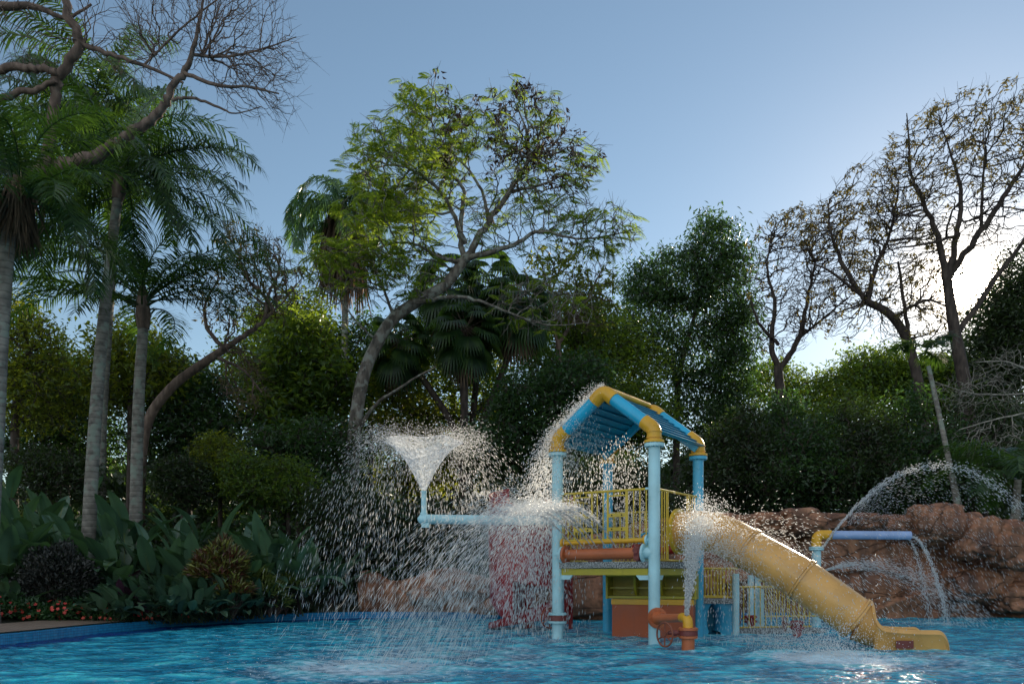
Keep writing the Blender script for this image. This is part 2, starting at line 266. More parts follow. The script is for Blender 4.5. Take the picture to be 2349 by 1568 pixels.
class MB:
    def __init__(s): s.v = []; s.f = []
    def add(s, V, Fc):
        k = len(s.v); s.v += [tuple(p) for p in V]; s.f += [tuple(i + k for i in f) for f in Fc]; return s
    def box(s, c, d, rz=0, tilt=None):
        hx, hy, hz = d[0] / 2, d[1] / 2, d[2] / 2; V = []
        cz, sz = math.cos(rz), math.sin(rz)
        for z in (-hz, hz):
            for x, y in ((-hx, -hy), (hx, -hy), (hx, hy), (-hx, hy)):
                V.append((c[0] + x * cz - y * sz, c[1] + x * sz + y * cz, c[2] + z))
        return s.add(V, [(0, 3, 2, 1), (4, 5, 6, 7), (0, 1, 5, 4), (1, 2, 6, 5), (2, 3, 7, 6), (3, 0, 4, 7)])
    def prism(s, poly, axis_a, axis_b):
        """poly points given as 3-D; extruded from axis_a to axis_b offsets"""
        n = len(poly); A = [tuple(Vector(p) + Vector(axis_a)) for p in poly]; B = [tuple(Vector(p) + Vector(axis_b)) for p in poly]
        return s.add(A + B, [tuple(range(n))[::-1], tuple(range(n, 2 * n))] + [(i, (i + 1) % n, n + (i + 1) % n, n + i) for i in range(n)])
    def tube(s, pts, r, n=16, caps=True, up=None):
        pts = [Vector(p) for p in pts]; R = r if isinstance(r, (list, tuple)) else [r] * len(pts)
        T = []
        for i in range(len(pts)):
            a = pts[max(0, i - 1)]; b_ = pts[min(len(pts) - 1, i + 1)]; T.append((b_ - a).normalized())
        ref = Vector((0, 0, 1)) if abs(T[0].z) < 0.9 else Vector((1, 0, 0))
        u = T[0].cross(ref).normalized(); V = []; Fc = []
        for i, p in enumerate(pts):
            u = (u - T[i] * u.dot(T[i])).normalized(); w = T[i].cross(u)
            for k in range(n):
                a = 2 * PI * k / n; V.append(p + (u * math.cos(a) + w * math.sin(a)) * R[i])
        for i in range(len(pts) - 1):
            for k in range(n):
                k2 = (k + 1) % n; Fc.append((i * n + k, i * n + k2, (i + 1) * n + k2, (i + 1) * n + k))
        if caps: Fc.append(tuple(range(n))[::-1]); Fc.append(tuple(range((len(pts) - 1) * n, len(pts) * n)))
        return s.add(V, Fc)
    def disc(s, c, axis, r, th, n=24, bolts=0, br=0.0, bsize=0.012):
        a = Vector(axis).normalized(); c = Vector(c); s.tube([c - a * th / 2, c + a * th / 2], r, n)
        if bolts:
            ref = Vector((0, 0, 1)) if abs(a.z) < 0.9 else Vector((1, 0, 0)); u = a.cross(ref).normalized(); w = a.cross(u)
            for k in range(bolts):
                t = 2 * PI * k / bolts; q = c + (u * math.cos(t) + w * math.sin(t)) * br
                s.tube([q - a * (th / 2 + bsize), q + a * (th / 2 + bsize)], bsize, 6)
        return s
    def build(s, name, mat, parent=None, angle=35):
        me = bpy.data.meshes.new(name); me.from_pydata(s.v, [], s.f); me.materials.append(mat); me.update()
        for p in me.polygons: p.use_smooth = True
        me.set_sharp_from_angle(angle=math.radians(angle))
        o = bpy.data.objects.new(name, me); C.objects.link(o)
        if parent: o.parent = parent
        return o
def fillet(pts, r, n=8):
    pts = [Vector(p) for p in pts]; o = [pts[0]]
    for i in range(1, len(pts) - 1):
        a = (pts[i - 1] - pts[i]); b_ = (pts[i + 1] - pts[i]); ra = min(r, a.length * .49, b_.length * .49)
        p, q = pts[i] + a.normalized() * ra, pts[i] + b_.normalized() * ra
        for k in range(n + 1):
            t = k / n; o.append(p * (1 - t) ** 2 + pts[i] * 2 * t * (1 - t) + q * t * t)
    o.append(pts[-1]); return o
def spline(pts, k=8):
    """catmull-rom through rows of any width"""
    A = np.array([list(p) for p in pts], float); A = np.vstack([2 * A[0] - A[1], A, 2 * A[-1] - A[-2]]); o = []
    for i in range(1, len(A) - 2):
        for t in np.arange(k) / k:
            o.append(0.5 * (2 * A[i] + (A[i + 1] - A[i - 1]) * t + (2 * A[i - 1] - 5 * A[i] + 4 * A[i + 1] - A[i + 2]) * t * t + (3 * A[i] - A[i - 1] - 3 * A[i + 1] + A[i + 2]) * t ** 3))
    o.append(A[-2]); return np.array(o)

# ------------------------------------------------------------------ setting: pool outline, ground, water
LEFT = [(-10.5, -14), (-10.6, -4), (-9.6, 4), (-7.9, 9.0), (-7.05, 11.22), (-6.79, 12.95), (-6.45, 14.4), (-5.75, 15.8), (-4.07, 17.5)]
FAR = [(-2.6, 17.9), (0.0, 17.6), (3.5, 17.5), (7, 17.9), (11.9, 18.6), (15, 17.5), (18, 12), (18.5, 2), (16, -8), (6, -15), (-4, -16.5)]
PB = spline([p for p in LEFT + FAR + [LEFT[0]]], 10)[:-1]
PC = np.array([3.0, 4.0])
def rock_zone(x, y): return y > 10 and x > -2.9
def gz(x, y):
    """ground height; rises away from the pool"""
    q = np.array([x, y]) - PC; a = np.arctan2(PB[:, 1] - PC[1], PB[:, 0] - PC[0]); i = np.argmin(np.abs(np.angle(np.exp(1j * (a - math.atan2(q[1], q[0]))))))
    off = np.linalg.norm(q) - np.linalg.norm(PB[i] - PC)
    return gheight(off, x, y)
def gheight(off, x, y):
    if off <= 0: return 0.12
    t = min(1, max(0, (off - 1.2) / 5.0)); h = 0.12 + 0.85 * t * t * (3 - 2 * t)
    if y > 10: 
        k = min(1, max(0, (x + 3.5) / 7.0)); t2 = min(1, off / 1.5); h += 1.0 * k * t2
    return h
offs = [0.0, 0.25, 0.6, 1.0, 1.6, 2.3, 3.2, 4.2, 5.5, 7, 10, 15, 25, 45, 90, 200, 500, 1200]
n_ = len(PB); V = []
for j, of in enumerate(offs):
    for p in PB:
        d_ = (p - PC) / np.linalg.norm(p - PC); q = p + d_ * of
        z = gheight(of, q[0], q[1]) if of > 0 else 0.12
        if of > 0.6: z += 0.05 * noise.noise(Vector((q[0] * .8, q[1] * .8, 0)))
        V.append((q[0], q[1], z))
Fq = [(j * n_ + i, j * n_ + (i + 1) % n_, (j + 1) * n_ + (i + 1) % n_, (j + 1) * n_ + i) for j in range(len(offs) - 1) for i in range(n_)]
tag(mesh_np('ground', V, [Fq], M['soil'], smooth=True), 'dark leaf littered soil under the trees round the pool', 'ground', kind='structure')
def ring(name, o0, o1, z0, z1, mat, cond, z_in=None):
    V = []; Fc = []; k = 0; idx = [i for i in range(n_) if cond(PB[i])]
    for a_ in range(len(idx) - 1 if len(idx) < n_ else n_):
        i, i2 = idx[a_], idx[(a_ + 1) % len(idx)]
        if (i2 - i) % n_ != 1: continue
        for p in (PB[i], PB[i2]):
            d_ = (p - PC) / np.linalg.norm(p - PC)
            for of, z in ((o0, z0), (o0, z1), (o1, z1), (o1, z0)): V.append((*(p + d_ * of), z))
        Fc += [(k, k + 4, k + 5, k + 1), (k + 1, k + 5, k + 6, k + 2), (k + 2, k + 6, k + 7, k + 3)]; k += 8
    return mesh_np(name, V, [Fc], mat)
tag(ring('pool_edge', -0.03, 0.26, -1.2, 0.135, M['tile'], lambda p: True), 'raised blue mosaic tile edge round the pool', 'pool edge', kind='structure')
V = []; Fc = []; k = 0
for i in range(n_):
    p, q = PB[i], PB[(i + 1) % n_]
    if p[0] < -5.9 and q[0] < -5.9 and p[1] < 15.6:
        for s in (p, q):
            d_ = (s - PC) / np.linalg.norm(s - PC)
            for of in (0.262, 1.5): 
                w = s + d_ * of; V.append((w[0], w[1], 0.15 if of < 1 else 0.19))
        Fc.append((k, k + 2, k + 3, k + 1)); k += 4
tag(mesh_np('pool_deck', V, [Fc], M['brick']), 'weathered brick paving beside the left pool edge', 'deck', kind='structure')
# water surface with real waves
xs = np.concatenate([np.arange(-11, -8, .3), np.arange(-8, 14, 0.045), np.arange(14, 19, .3)])
ys = np.concatenate([np.arange(-16.5, 5, .4), np.arange(5, 6.6, .1), np.arange(6.6, 13, 0.035), np.arange(13, 19, .06)])
X, Y = np.meshgrid(xs, ys); Z = np.zeros_like(X); rw = np.random.default_rng(5)
wx = X + 0.25 * np.sin(Y * 1.3 + 1) + 0.15 * np.sin(X * 2.1 + Y * .7); wy = Y + 0.25 * np.sin(X * 1.1 + 2) + 0.12 * np.sin(Y * 2.9 + X)
for i in range(46):
    L = 0.13 * (1.05 ** i); th = rw.uniform(-1.2, 1.2) + PI / 2; kx, ky = 2 * PI / L * math.cos(th), 2 * PI / L * math.sin(th)
    s_ = np.sin(kx * wx + ky * wy + rw.uniform(0, 6)); amp = 0.0026 * L ** 0.42 * 0.92
    Z += amp * (1 - 1.6 * np.abs(s_) ** 1.0) if i % 2 else amp * s_
SPL = [(-1.5, 8.6, 0.9, 0.75), (-1.0, 10.0, 1.6, 0.45), (-0.1, 9.2, 1.2, 0.35), (3.75, 9.5, 0.60, 1.15), (4.4, 9.2, 1.3, 0.45), (8.3, 16.0, 0.5, 0.5), (2.5, 10.5, 0.9, 0.25), (1.0, 12.2, 1.3, 0.38), (3.6, 12.3, 0.9, 0.5), (-1.5, 13.6, 2.0, 0.36), (2.2, 11.3, .4, .35), (3.0, 8.0, 1.6, 0.22), (0.2, 14.5, 1.0, 0.45)]
foam = np.zeros_like(Z)
for sx, sy, sr, sk in SPL:
    g_ = np.exp(-((X - sx) ** 2 + (Y - sy) ** 2) / (2 * sr * sr)); foam = np.maximum(foam, sk * g_); Z += 0.022 * sk * g_ * np.sin(9 * np.hypot(X - sx, Y - sy))
crest = np.clip(0.5 + (Z - Z.mean()) / (4.0 * Z.std()), 0, 1)
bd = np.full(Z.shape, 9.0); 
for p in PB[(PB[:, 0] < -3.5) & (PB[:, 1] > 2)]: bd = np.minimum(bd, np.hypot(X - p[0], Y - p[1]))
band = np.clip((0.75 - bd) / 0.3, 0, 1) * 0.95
ny, nx = X.shape; ii = np.arange(ny * nx).reshape(ny, nx)
Fq = np.stack([ii[:-1, :-1], ii[:-1, 1:], ii[1:, 1:], ii[1:, :-1]], -1).reshape(-1, 4)
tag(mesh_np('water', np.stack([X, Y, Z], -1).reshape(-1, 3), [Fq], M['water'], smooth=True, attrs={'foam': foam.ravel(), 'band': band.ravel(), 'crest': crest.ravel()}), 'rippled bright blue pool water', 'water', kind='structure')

# ------------------------------------------------------------------ rock wall
wall_t = thing('rock_wall', 'tall brown artificial rock wall with boulders along the far pool edge', 'rock wall', (6, 18, 0))
WP = spline([(-3.4, 18.3), (-1.5, 17.95), (0.3, 17.5), (2.4, 17.35), (5, 17.6), (8, 18.0), (12, 18.5), (15.5, 18.2), (17.5, 16.5)], 40)
def wall_h(x):
    if x < -1.0: return 0.95 + 0.12 * math.sin(x * 3)
    t = min(1, max(0, (x + 0.3) / 2.4)); return 0.9 + 1.0 * t * t * (3 - 2 * t) + 0.06 * math.sin(x * 1.9) 
seg = np.linalg.norm(np.diff(WP, axis=0), axis=1); cum = np.concatenate([[0], np.cumsum(seg)]); S_ = np.arange(0, cum[-1], 0.035)
nt_ = 74; V = []
for s in S_:
    x = np.interp(s, cum, WP[:, 0]); y = np.interp(s, cum, WP[:, 1]); x2 = np.interp(s + .05, cum, WP[:, 0]); y2 = np.interp(s + .05, cum, WP[:, 1])
    tx, ty = x2 - x, y2 - y; l_ = math.hypot(tx, ty) or 1; nxx, nyy = ty / l_, -tx / l_; h = wall_h(x)
    for j in range(nt_):
        if j < 60: z = -0.25 + (h + 0.25) * j / 59; back = 0
        else: z = h; back = (j - 59) * 0.06
        q = Vector((s * 0.40, z * 0.85, 3.0)); wv = Vector((noise.noise(q * 1.3), noise.noise(q * 1.3 + Vector((9, 0, 0))), 0)) * 0.35
        dist, _ = noise.voronoi(Vector((q.x, q.y * 1.25, 0)) + wv, distance_metric='DISTANCE'); e = dist[1] - dist[0]
        cellp = _[0]; cr = noise.noise(Vector((cellp[0] * 7.3, cellp[1] * 5.1, 1.7)))
        dsp = 0.42 * cr + 0.10 * min(1, e / 0.045) + 0.045 * noise.fractal(Vector((s * 2.2, z * 2.2, 0)), 0.8, 2.2, 5)
        dsp += 0.16 * max(0, math.sin(z * 2.6 + noise.noise(Vector((s * .3, 0, 5))) * 2)) - (0.25 * (z / 2.2) ** 2)
        edge = 0.14 * max(0, 1 - (h - z) / 0.25) if back == 0 else 0.14
        zz = z - (0.05 * max(0, 1 - e / 0.06)) * (back > 0) + 0.10 * noise.fractal(Vector((s * .9, back * 2, 7)), 0.8, 2, 4) * (j > 45) * min(1, (j - 45) / 14)
        dd = dsp * (1 if back == 0 else max(0, 1 - back)) - edge - back
        V.append((x + nxx * dd, y + nyy * dd, zz))
ns = len(S_); ii = np.arange(ns * nt_).reshape(ns, nt_); Fq = np.stack([ii[:-1, :-1], ii[1:, :-1], ii[1:, 1:], ii[:-1, 1:]], -1).reshape(-1, 4)
V = np.array(V) - np.array([6, 18, 0])
mesh_np('rock_face', V, [Fq], M['rock'], wall_t, smooth=True)
def ico(sub):
    bm_ = __import__('bmesh').new(); __import__('bmesh').ops.create_icosphere(bm_, subdivisions=sub, radius=1)
    Vv = [v.co.copy() for v in bm_.verts]; Ff = [[v.index for v in f.verts] for f in bm_.faces]; bm_.free(); return Vv, Ff
IV, IF = ico(5)
def boulder(c, r, seed, parent, origin=(0, 0, 0)):
    V = []; so_ = Vector((seed * 3.1, seed * 1.7, seed))
    for v in IV:
        d, ps = noise.voronoi(v * 0.9 + so_, distance_metric='DISTANCE'); f = 0.86 + 0.30 * min(1, (d[1] - d[0]) / 0.30) * 0.5 + 0.13 * noise.noise(v * 1.5 + so_) + 0.07 * noise.fractal(v * 4 + so_, 0.9, 2.1, 4)
        w = Vector((math.copysign(abs(v.x) ** 0.72, v.x), math.copysign(abs(v.y) ** 0.72, v.y), math.copysign(abs(v.z) ** 0.75, v.z))) * f
        V.append((c[0] - origin[0] + w.x * r[0], c[1] - origin[1] + w.y * r[1], c[2] - origin[2] + w.z * r[2]))
    return mesh_np('boulder', V, [IF], M['rock'], parent, smooth=True)
for k, (px, py, rx, ry, d) in enumerate([(1478, 1235, 34, 30, 17.9), (1440, 1240, 26, 26, 18), (1535, 1225, 40, 26, 18.3), (1610, 1215, 46, 26, 18.2), (1672, 1212, 44, 26, 18.1), (1745, 1207, 46, 22, 18.2), (1838, 1205, 52, 30, 18.0), (1905, 1203, 40, 19, 18.4), (1978, 1205, 40, 20, 18.2), (2055, 1212, 48, 24, 18.5),
        (2145, 1208, 62, 42, 18.2), (2232, 1238, 50, 50, 18.0), (2322, 1258, 52, 52, 17.8), (2410, 1235, 55, 45, 18.3), (2235, 1340, 75, 40, 18.4), (2330, 1370, 60, 34, 18.3), (1340, 1290, 34, 22, 17.7), (1270, 1312, 40, 20, 17.8), (1080, 1345, 46, 24, 17.9), (985, 1362, 48, 22, 18.1), (1170, 1340, 40, 24, 17.9), (1395, 1262, 34, 26, 18.0)]):
    c = P(px, py - (6 if py < 1300 else 0), d - .28); boulder(c, (rx * 1.1 * d / F, 0.55, ry * 1.12 * d / F), k + 1, wall_t, (6, 18, 0))

# ------------------------------------------------------------------ play tower
S = 1.59; TR = math.radians(-35)
TO = Vector((0.688, 12.32, 0)); U = Vector((math.cos(TR), math.sin(TR), 0)); VV = Vector((-math.sin(TR), math.cos(TR), 0))
tower = thing('play_tower', 'square water play tower with four pale blue pipe posts and a blue gable roof', 'play tower', TO, TR)
PR = 0.082
def post(x, y, mat, valve=False):
    mb = MB(); mb.tube([(x, y, -0.6), (x, y, 2.78)], PR, 28); o = mb.build('post', mat, tower)
    MB().disc((x, y, 2.775), (0, 0, 1), 0.138, 0.045, 28, 12, 0.115, 0.010).build('flange', M['pale'] if y < 1 else M['mid'], o)
    MB().disc((x, y, 2.825), (0, 0, 1), 0.138, 0.035, 28).tube([(x, y, 2.84), (x, y, 2.90)], 0.10, 24).build('collar', M['yellow'], o)
    if valve:
        MB().disc((x, y, .37), (0, 0, 1), 0.14, 0.03, 28, 10, .12, .01).disc((x, y, .25), (0, 0, 1), 0.14, 0.03, 28, 10, .12, .01).build('flange', M['pale'], o)
        MB().tube([(x, y, .27), (x, y, .35)], 0.135, 28).build('valve_body', M['maroon'], o)
    return o
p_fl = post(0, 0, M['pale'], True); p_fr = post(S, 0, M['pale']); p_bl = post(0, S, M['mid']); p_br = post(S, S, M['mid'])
# roof frames: gable pipes with elbows, front and back
ZA, ZE = 3.62, 3.0
for y, full in ((0, 1), (S, 0)):
    A = Vector((S / 2, y, ZA)); E1 = Vector((0, y, ZE)); E2 = Vector((S, y, ZE)); d1 = (A - E1).normalized(); d2 = (A - E2).normalized()
    for E, d, bx in ((E1, d1, 0), (E2, d2, S)):
        MB().tube([E + d * 0.16, A - d * 0.17], 0.092, 26).build('gable_pipe', M['sky'], tower)
        pts = fillet([(bx, y, 2.86), E, E + d * 0.20], 0.17, 10)
        mb = MB(); mb.tube(pts, 0.102, 26)
        for t in (0.02, .10): mb.disc(Vector((bx, y, 2.86 + t)), (0, 0, 1), 0.112, 0.012, 26)
        mb.build('elbow', M['yellow'], tower)
    MB().tube(fillet([A - d1 * 0.21, A + Vector((0, 0, .012)), A - d2 * 0.21], 0.19, 12), 0.104, 26).build('elbow', M['yellow'], tower)
MB().tube([(S / 2, .1, ZA + .05), (S / 2, S - .1, ZA + .05)], 0.045, 12).build('ridge_cap', M['yellow'], tower)
for sgn in (0, 1):
    bx = 0 if sgn == 0 else S
    def rp(t, y, up): # t 0..1 from ridge down to (beyond) eave
        d = (Vector((bx, 0, ZE)) - Vector((S / 2, 0, ZA))); L = d.length; n2 = Vector((d.z, 0, -d.x)).normalized(); n2 = n2 if n2.z > 0 else -n2
        q = Vector((S / 2, 0, ZA)) + d * t + n2 * up; return Vector((q.x, y, q.z))
    npl = 9; mb = MB()
    for k in range(npl):
        t0 = 0.03 + k * 1.07 / npl; t1 = t0 + 1.07 / npl
        a0, a1 = rp(t0, 0, 0.012), rp(t1 + 0.018, 0, 0.042); b0, b1 = rp(t0, 0, -0.010), rp(t1 - .004, 0, -0.002)
        poly = [a0, a1, b1 + Vector((0, 0, 0)), b0]; mb.prism([Vector((q.x, 0, q.z)) for q in poly], (0, 0.07, 0), (0, S - 0.02, 0))
        c0 = rp(t0 + 0.012, 0, -0.012); c1 = rp(t0 + 0.05, 0, -0.035)
        e0, e1, e2, e3 = rp(t0, 0, -.008), rp(t0 + .035, 0, -.008), rp(t0 + .035, 0, -.035), rp(t0, 0, -.035)
        mb.prism([e0, e1, e2, e3], (0, 0.10, 0), (0, S - 0.06, 0))
    o = mb.build('roof_panel', M['roof'], tower, 20)
    e0, e1, e2, e3 = rp(.04, 0, -.02), rp(1.08, 0, -.02), rp(1.08, 0, -.12), rp(.04, 0, -.12)
    MB().prism([e0, e1, e2, e3], (0, S - .13, 0), (0, S - .10, 0)).build('roof_rafter', M['sky'], tower)
# railings
def rail(pts_fn, L, zb, zt, skip, name='railing', posts=(), gap=0.098, bars=True):
    mb = MB()
    mb.tube([pts_fn(0, zt), pts_fn(L, zt)], 0.017, 10)
    mb.tube([pts_fn(0, zb), pts_fn(L, zb)], 0.015, 10)
    k = gap
    while k < L - 0.03:
        if not any(a < k < b_ for a, b_ in skip): mb.tube([pts_fn(k, zb), pts_fn(k, zt)], 0.0095, 8)
        k += gap
    for q in posts: mb.box(tuple(pts_fn(q, (zb + zt) / 2)), (0.035, 0.02, zt - zb))
    return mb
ff = lambda s, z: Vector((s, -0.005, z))
mb = rail(ff, S, 1.47, 2.17, [(0.30, 0.62), (0.84, 1.16)])
for a in (0.30, 0.86):
    b_ = a + 0.30
    for x in (a, b_): mb.box((x, -0.005, 1.82), (0.024, 0.024, 0.69))
    for z in (2.10,): mb.box(((a + b_) / 2, -0.005, z), (0.30, 0.022, 0.018))
    for x in (a + .1, a + .2): mb.tube([(x, -.005, 2.10), (x, -.005, 2.17)], .008, 6)
    for z in (1.82, 1.62): mb.box(((a + b_) / 2, -0.005, z), (0.295, 0.02, 0.055))
    for x in (a + .1, a + .2): mb.tube([(x, -.005, 1.48), (x, -.005, 1.82)], .009, 6)
mb.build('railing', M['rail'], tower)
for a in (0.30, 0.86):
    for x in (a + 0.07, a + 0.23):
        for z in (1.82, 1.62): MB().disc((x, -0.018, z), (0, 1, 0), 0.011, 0.004, 12).build('bolt_hole', M['dark'], tower)
rf_ = lambda s, z: Vector((S, s, z))
rail(rf_, S, 1.17, 2.17, [(0.50, 1.12)], posts=(0.44, 1.18), gap=0.085).build('railing', M['rail'], tower)
bf_ = lambda s, z: Vector((s, S, z))
rail(bf_, 0.72, 1.17, 1.98, [], posts=(0.70,), gap=.075).build('railing', M['rail'], tower)
lf_ = lambda s, z: Vector((0, s, z))
mb = rail(lf_, 0.9, 1.17, 2.1, []) ; mb.build('railing', M['rail'], tower)
for x in (0.1, S - .1): MB().box((x, -0.02, 2.175), (0.05, 0.012, 0.03)).build('rail_bracket', M['pale'], tower)
# yellow pipe and orange spray pipe on the front
MB().tube([(0.06, -0.0, 1.43), (S - .07, -0.0, 1.45)], 0.030, 16).disc((0.10, 0, 1.43), (1, 0, 0), 0.075, .03, 20).disc((S - .13, 0, 1.45), (1, 0, 0), 0.075, .025, 20).build('lower_pipe', M['yellow'], tower)
MB().disc((S - .105, 0, 1.45), (1, 0, 0), 0.075, .025, 20, 8, .058, .008).tube([(S - .1, 0, 1.45), (S - .03, 0, 1.45)], .04, 14).build('pipe_flange', M['pale'], tower)
o = MB().tube([(0.13, 0, 1.26), (S - .24, 0, 1.27)], 0.082, 26).disc((0.145, 0, 1.26), (1, 0, 0), 0.135, .035, 26, 10, .112, .009).build('spray_pipe', M['orange'], tower)
for i in range(14): MB().disc((0.22 + i * 0.078, -0.03, 1.262 + 0.0765), (0, -0.35, 1), 0.006, 0.006, 8).build('nozzle_hole', M['dark'], o)
MB().disc((0.105, 0, 1.26), (1, 0, 0), 0.135, .03, 26, 10, .112, .01).tube([(0.0, 0, 1.26), (0.10, 0, 1.26)], .085, 20).build('pipe_flange', M['pale'], tower)
mb = MB().disc((S - .225, 0, 1.27), (1, 0, 0), 0.135, .05, 10).disc((S - .19, 0, 1.27), (1, 0, 0), 0.12, .05, 14)
mb.tube([(S - .24, -.06, 1.31), (S - .24, -.13, 1.31)], .035, 12).tube([(S - .22, -.10, 1.19), (S - .22, .10, 1.19)], .03, 10).box((S - .22, -.1, 1.27), (.08, .04, .18)); mb.build('valve_body', M['maroon'], tower)
MB().disc((S - .145, 0, 1.27), (1, 0, 0), 0.14, .03, 26, 10, .118, .01).tube([(S - .14, 0, 1.27), (S - .0, 0, 1.27)], .085, 20).build('pipe_flange', M['pale'], tower)
# blue hand wheel behind
def wheel(c, axis, r, mat, name, parent, spokes=3, th=.014):
    a = Vector(axis).normalized(); ref = Vector((0, 0, 1)) if abs(a.z) < .9 else Vector((1, 0, 0)); u = a.cross(ref).normalized(); w = a.cross(u); c = Vector(c)
    mb = MB(); mb.tube([c + (u * math.cos(t) + w * math.sin(t)) * r for t in np.linspace(0, 2 * PI, 33)], th, 8)
    for k in range(spokes):
        t = PI * k / spokes + .5; q = (u * math.cos(t) + w * math.sin(t)) * r; mb.tube([c - q, c + q], th * .8, 6)
    mb.disc(c, a, r * .2, .04, 12); return mb.build(name, mat, parent)
wheel((1.02, 1.0, 1.45), (0.8, -.6, .2), 0.16, M['mid'], 'hand_wheel', tower)
MB().tube([(.55, 1.0, 1.30), (1.5, .95, 1.34)], .07, 16).disc((.8, 1.0, 1.33), (1, 0, 0), .11, .04, 18, 8, .09, .01).build('inner_pipe', M['red'], tower)
# platform
V = []; nn = 60; per = [(t * S * 4 / nn) for t in range(nn)]
def perp(s, e):
    k = int(s // S); t = s - k * S; q = [(t, -e), (S + e, t), (S - t, S + e), (-e, S - t)][k % 4]; return q
mb = MB(); top = []; bot = []
for i, s in enumerate(per):
    x, y = perp(s, 0.055); j = 0.012 * noise.noise(Vector((s * 9, 0, 0))); x2, y2 = perp(s, 0.05 + j); top.append((x, y, 1.15)); bot.append((x2, y2, 1.06 + 0.018 * noise.noise(Vector((s * 5, 3, 0)))))
mb.add(top + bot, [tuple(range(nn)), tuple(range(nn, 2 * nn))[::-1]] + [(i, nn + i, nn + (i + 1) % nn, (i + 1) % nn) for i in range(nn)])
mb.build('platform', M['concrete'], tower)
mb = MB(); 
for (cx_, cy_, dx, dy) in ((S / 2, 0.0, S - .17, .05), (S / 2, S, S - .17, .05), (0, S / 2, .05, S - .17), (S, S / 2, .05, S - .17), (S / 2, S * .33, S, .05), (S / 2, S * .66, S, .05)): mb.box((cx_, cy_, 1.005), (dx, dy, .095))
mb.build('platform_frame', M['olive'], tower)
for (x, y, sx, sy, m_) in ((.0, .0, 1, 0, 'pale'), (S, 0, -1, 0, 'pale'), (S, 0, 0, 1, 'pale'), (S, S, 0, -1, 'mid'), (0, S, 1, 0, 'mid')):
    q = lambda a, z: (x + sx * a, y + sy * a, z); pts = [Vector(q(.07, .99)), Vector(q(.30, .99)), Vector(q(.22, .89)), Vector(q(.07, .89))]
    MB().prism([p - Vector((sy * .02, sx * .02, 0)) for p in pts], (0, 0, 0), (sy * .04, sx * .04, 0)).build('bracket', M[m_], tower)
# counter and orange base under the platform (faces the viewer more squarely)
def loc(v): w = Vector(v) - TO; return Vector((w.dot(U), w.dot(VV), w.z))
a = Vector((1.56, 12.70, 0)); b_ = Vector((2.74, 12.32, 0)); fd = (b_ - a).normalized(); fn = Vector((-fd.y, fd.x, 0)); L_ = (b_ - a).length
def fb(s, back, z): return loc(a + fd * s + fn * back + Vector((0, 0, z)))
def fbox(s0, s1, k0, k1, z0, z1, mb):
    V = [fb(s, k, z) for z in (z0, z1) for s, k in ((s0, k0), (s1, k0), (s1, k1), (s0, k1))]
    return mb.add(V, [(0, 3, 2, 1), (4, 5, 6, 7), (0, 1, 5, 4), (1, 2, 6, 5), (2, 3, 7, 6), (3, 0, 4, 7)])
fbox(0, L_, 0, .62, -.5, .50, MB()).build('base_cabinet', M['box'], tower)
fbox(-.01, L_ + .01, -.02, .60, .502, .585, MB()).build('trim', M['yellow'], tower)
mb = MB(); fbox(-.06, L_ + .02, .36, .40, .60, .98, mb); fbox(-.06, L_ + .02, -.10, .36, .93, .975, mb); fbox(-.06, L_ + .02, -.02, .36, .595, .635, mb); fbox(-.06, L_ + .02, .16, .20, .74, .77, mb)
fbox(-.09, -.06, -.06, .40, .59, .975, mb); fbox(L_ + .02, L_ + .05, -.06, .40, .59, .975, mb)
for s in (.34, .74):
    pts = [fb(s, -.06, .93), fb(s, .0, .75), fb(s, .10, .64), fb(s, .36, .64), fb(s, .36, .93)]; mb.prism(pts, (0, 0, 0), fb(s + .03, 0, 0) - fb(s, 0, 0))
mb.build('counter', M['olive'], tower)
# lower outlet: flange + arm + yellow elbow + valve stub on FR post
QX, QY = S, 0
dirw = Vector((0.27, -0.95, 0)); dl = Vector((dirw.dot(U), dirw.dot(VV), 0)).normalized(); side_ = Vector((dl.y, -dl.x, 0)); lw = Vector((Vector((-1, 0, 0)).dot(U), Vector((-1, 0, 0)).dot(VV), 0))
a0 = Vector((QX, QY, .365)) + dl * 0.085
MB().disc(a0 + dl * 0.015, dl, 0.145, .03, 28, 10, .118, .012).build('outlet_flange', M['orange'], tower)
e_ = a0 + dl * 0.80 + Vector((0, 0, .045))
MB().tube([a0 + dl * .02, a0 + dl * .10, e_ - dl * .04], [.10, .060, .056], 22).build('outlet_pipe', M['orange'], tower)
MB().tube(fillet([e_ - dl * .06, e_ + dl * .09, e_ + dl * .10 + Vector((0, 0, -.16))], .10, 10), .064, 22).build('elbow', M['yellow'], tower)
g_ = e_ + dl * .10
MB().disc((g_.x, g_.y, .27), (0, 0, 1), .125, .03, 26, 8, .1, .01).disc((g_.x, g_.y, .17), (0, 0, 1), .12, .03, 26, 8, .1, .01).build('outlet_flange', M['orange'], tower)
gv = Vector((g_.x, g_.y, .22))
MB().disc(gv, (0, 0, 1), .122, .06, 26).tube([gv, gv + lw * .26], .022, 10).disc(gv + lw * .17, lw, .04, .05, 12).build('valve_body', M['maroon'], tower)
MB().tube([(g_.x, g_.y, .16), (g_.x, g_.y, -.5)], .082, 22).build('outlet_stub', M['orange'], tower)
wheel(gv + lw * .30 + Vector((0, 0, -.02)), lw * 0.9 + dl * .45, .155, M['rust'], 'hand_wheel', tower, 3, .012)
wheel((-.17, .05, .30), (1, -.5, 0), .15, M['rust'], 'hand_wheel', tower, 3, .012)

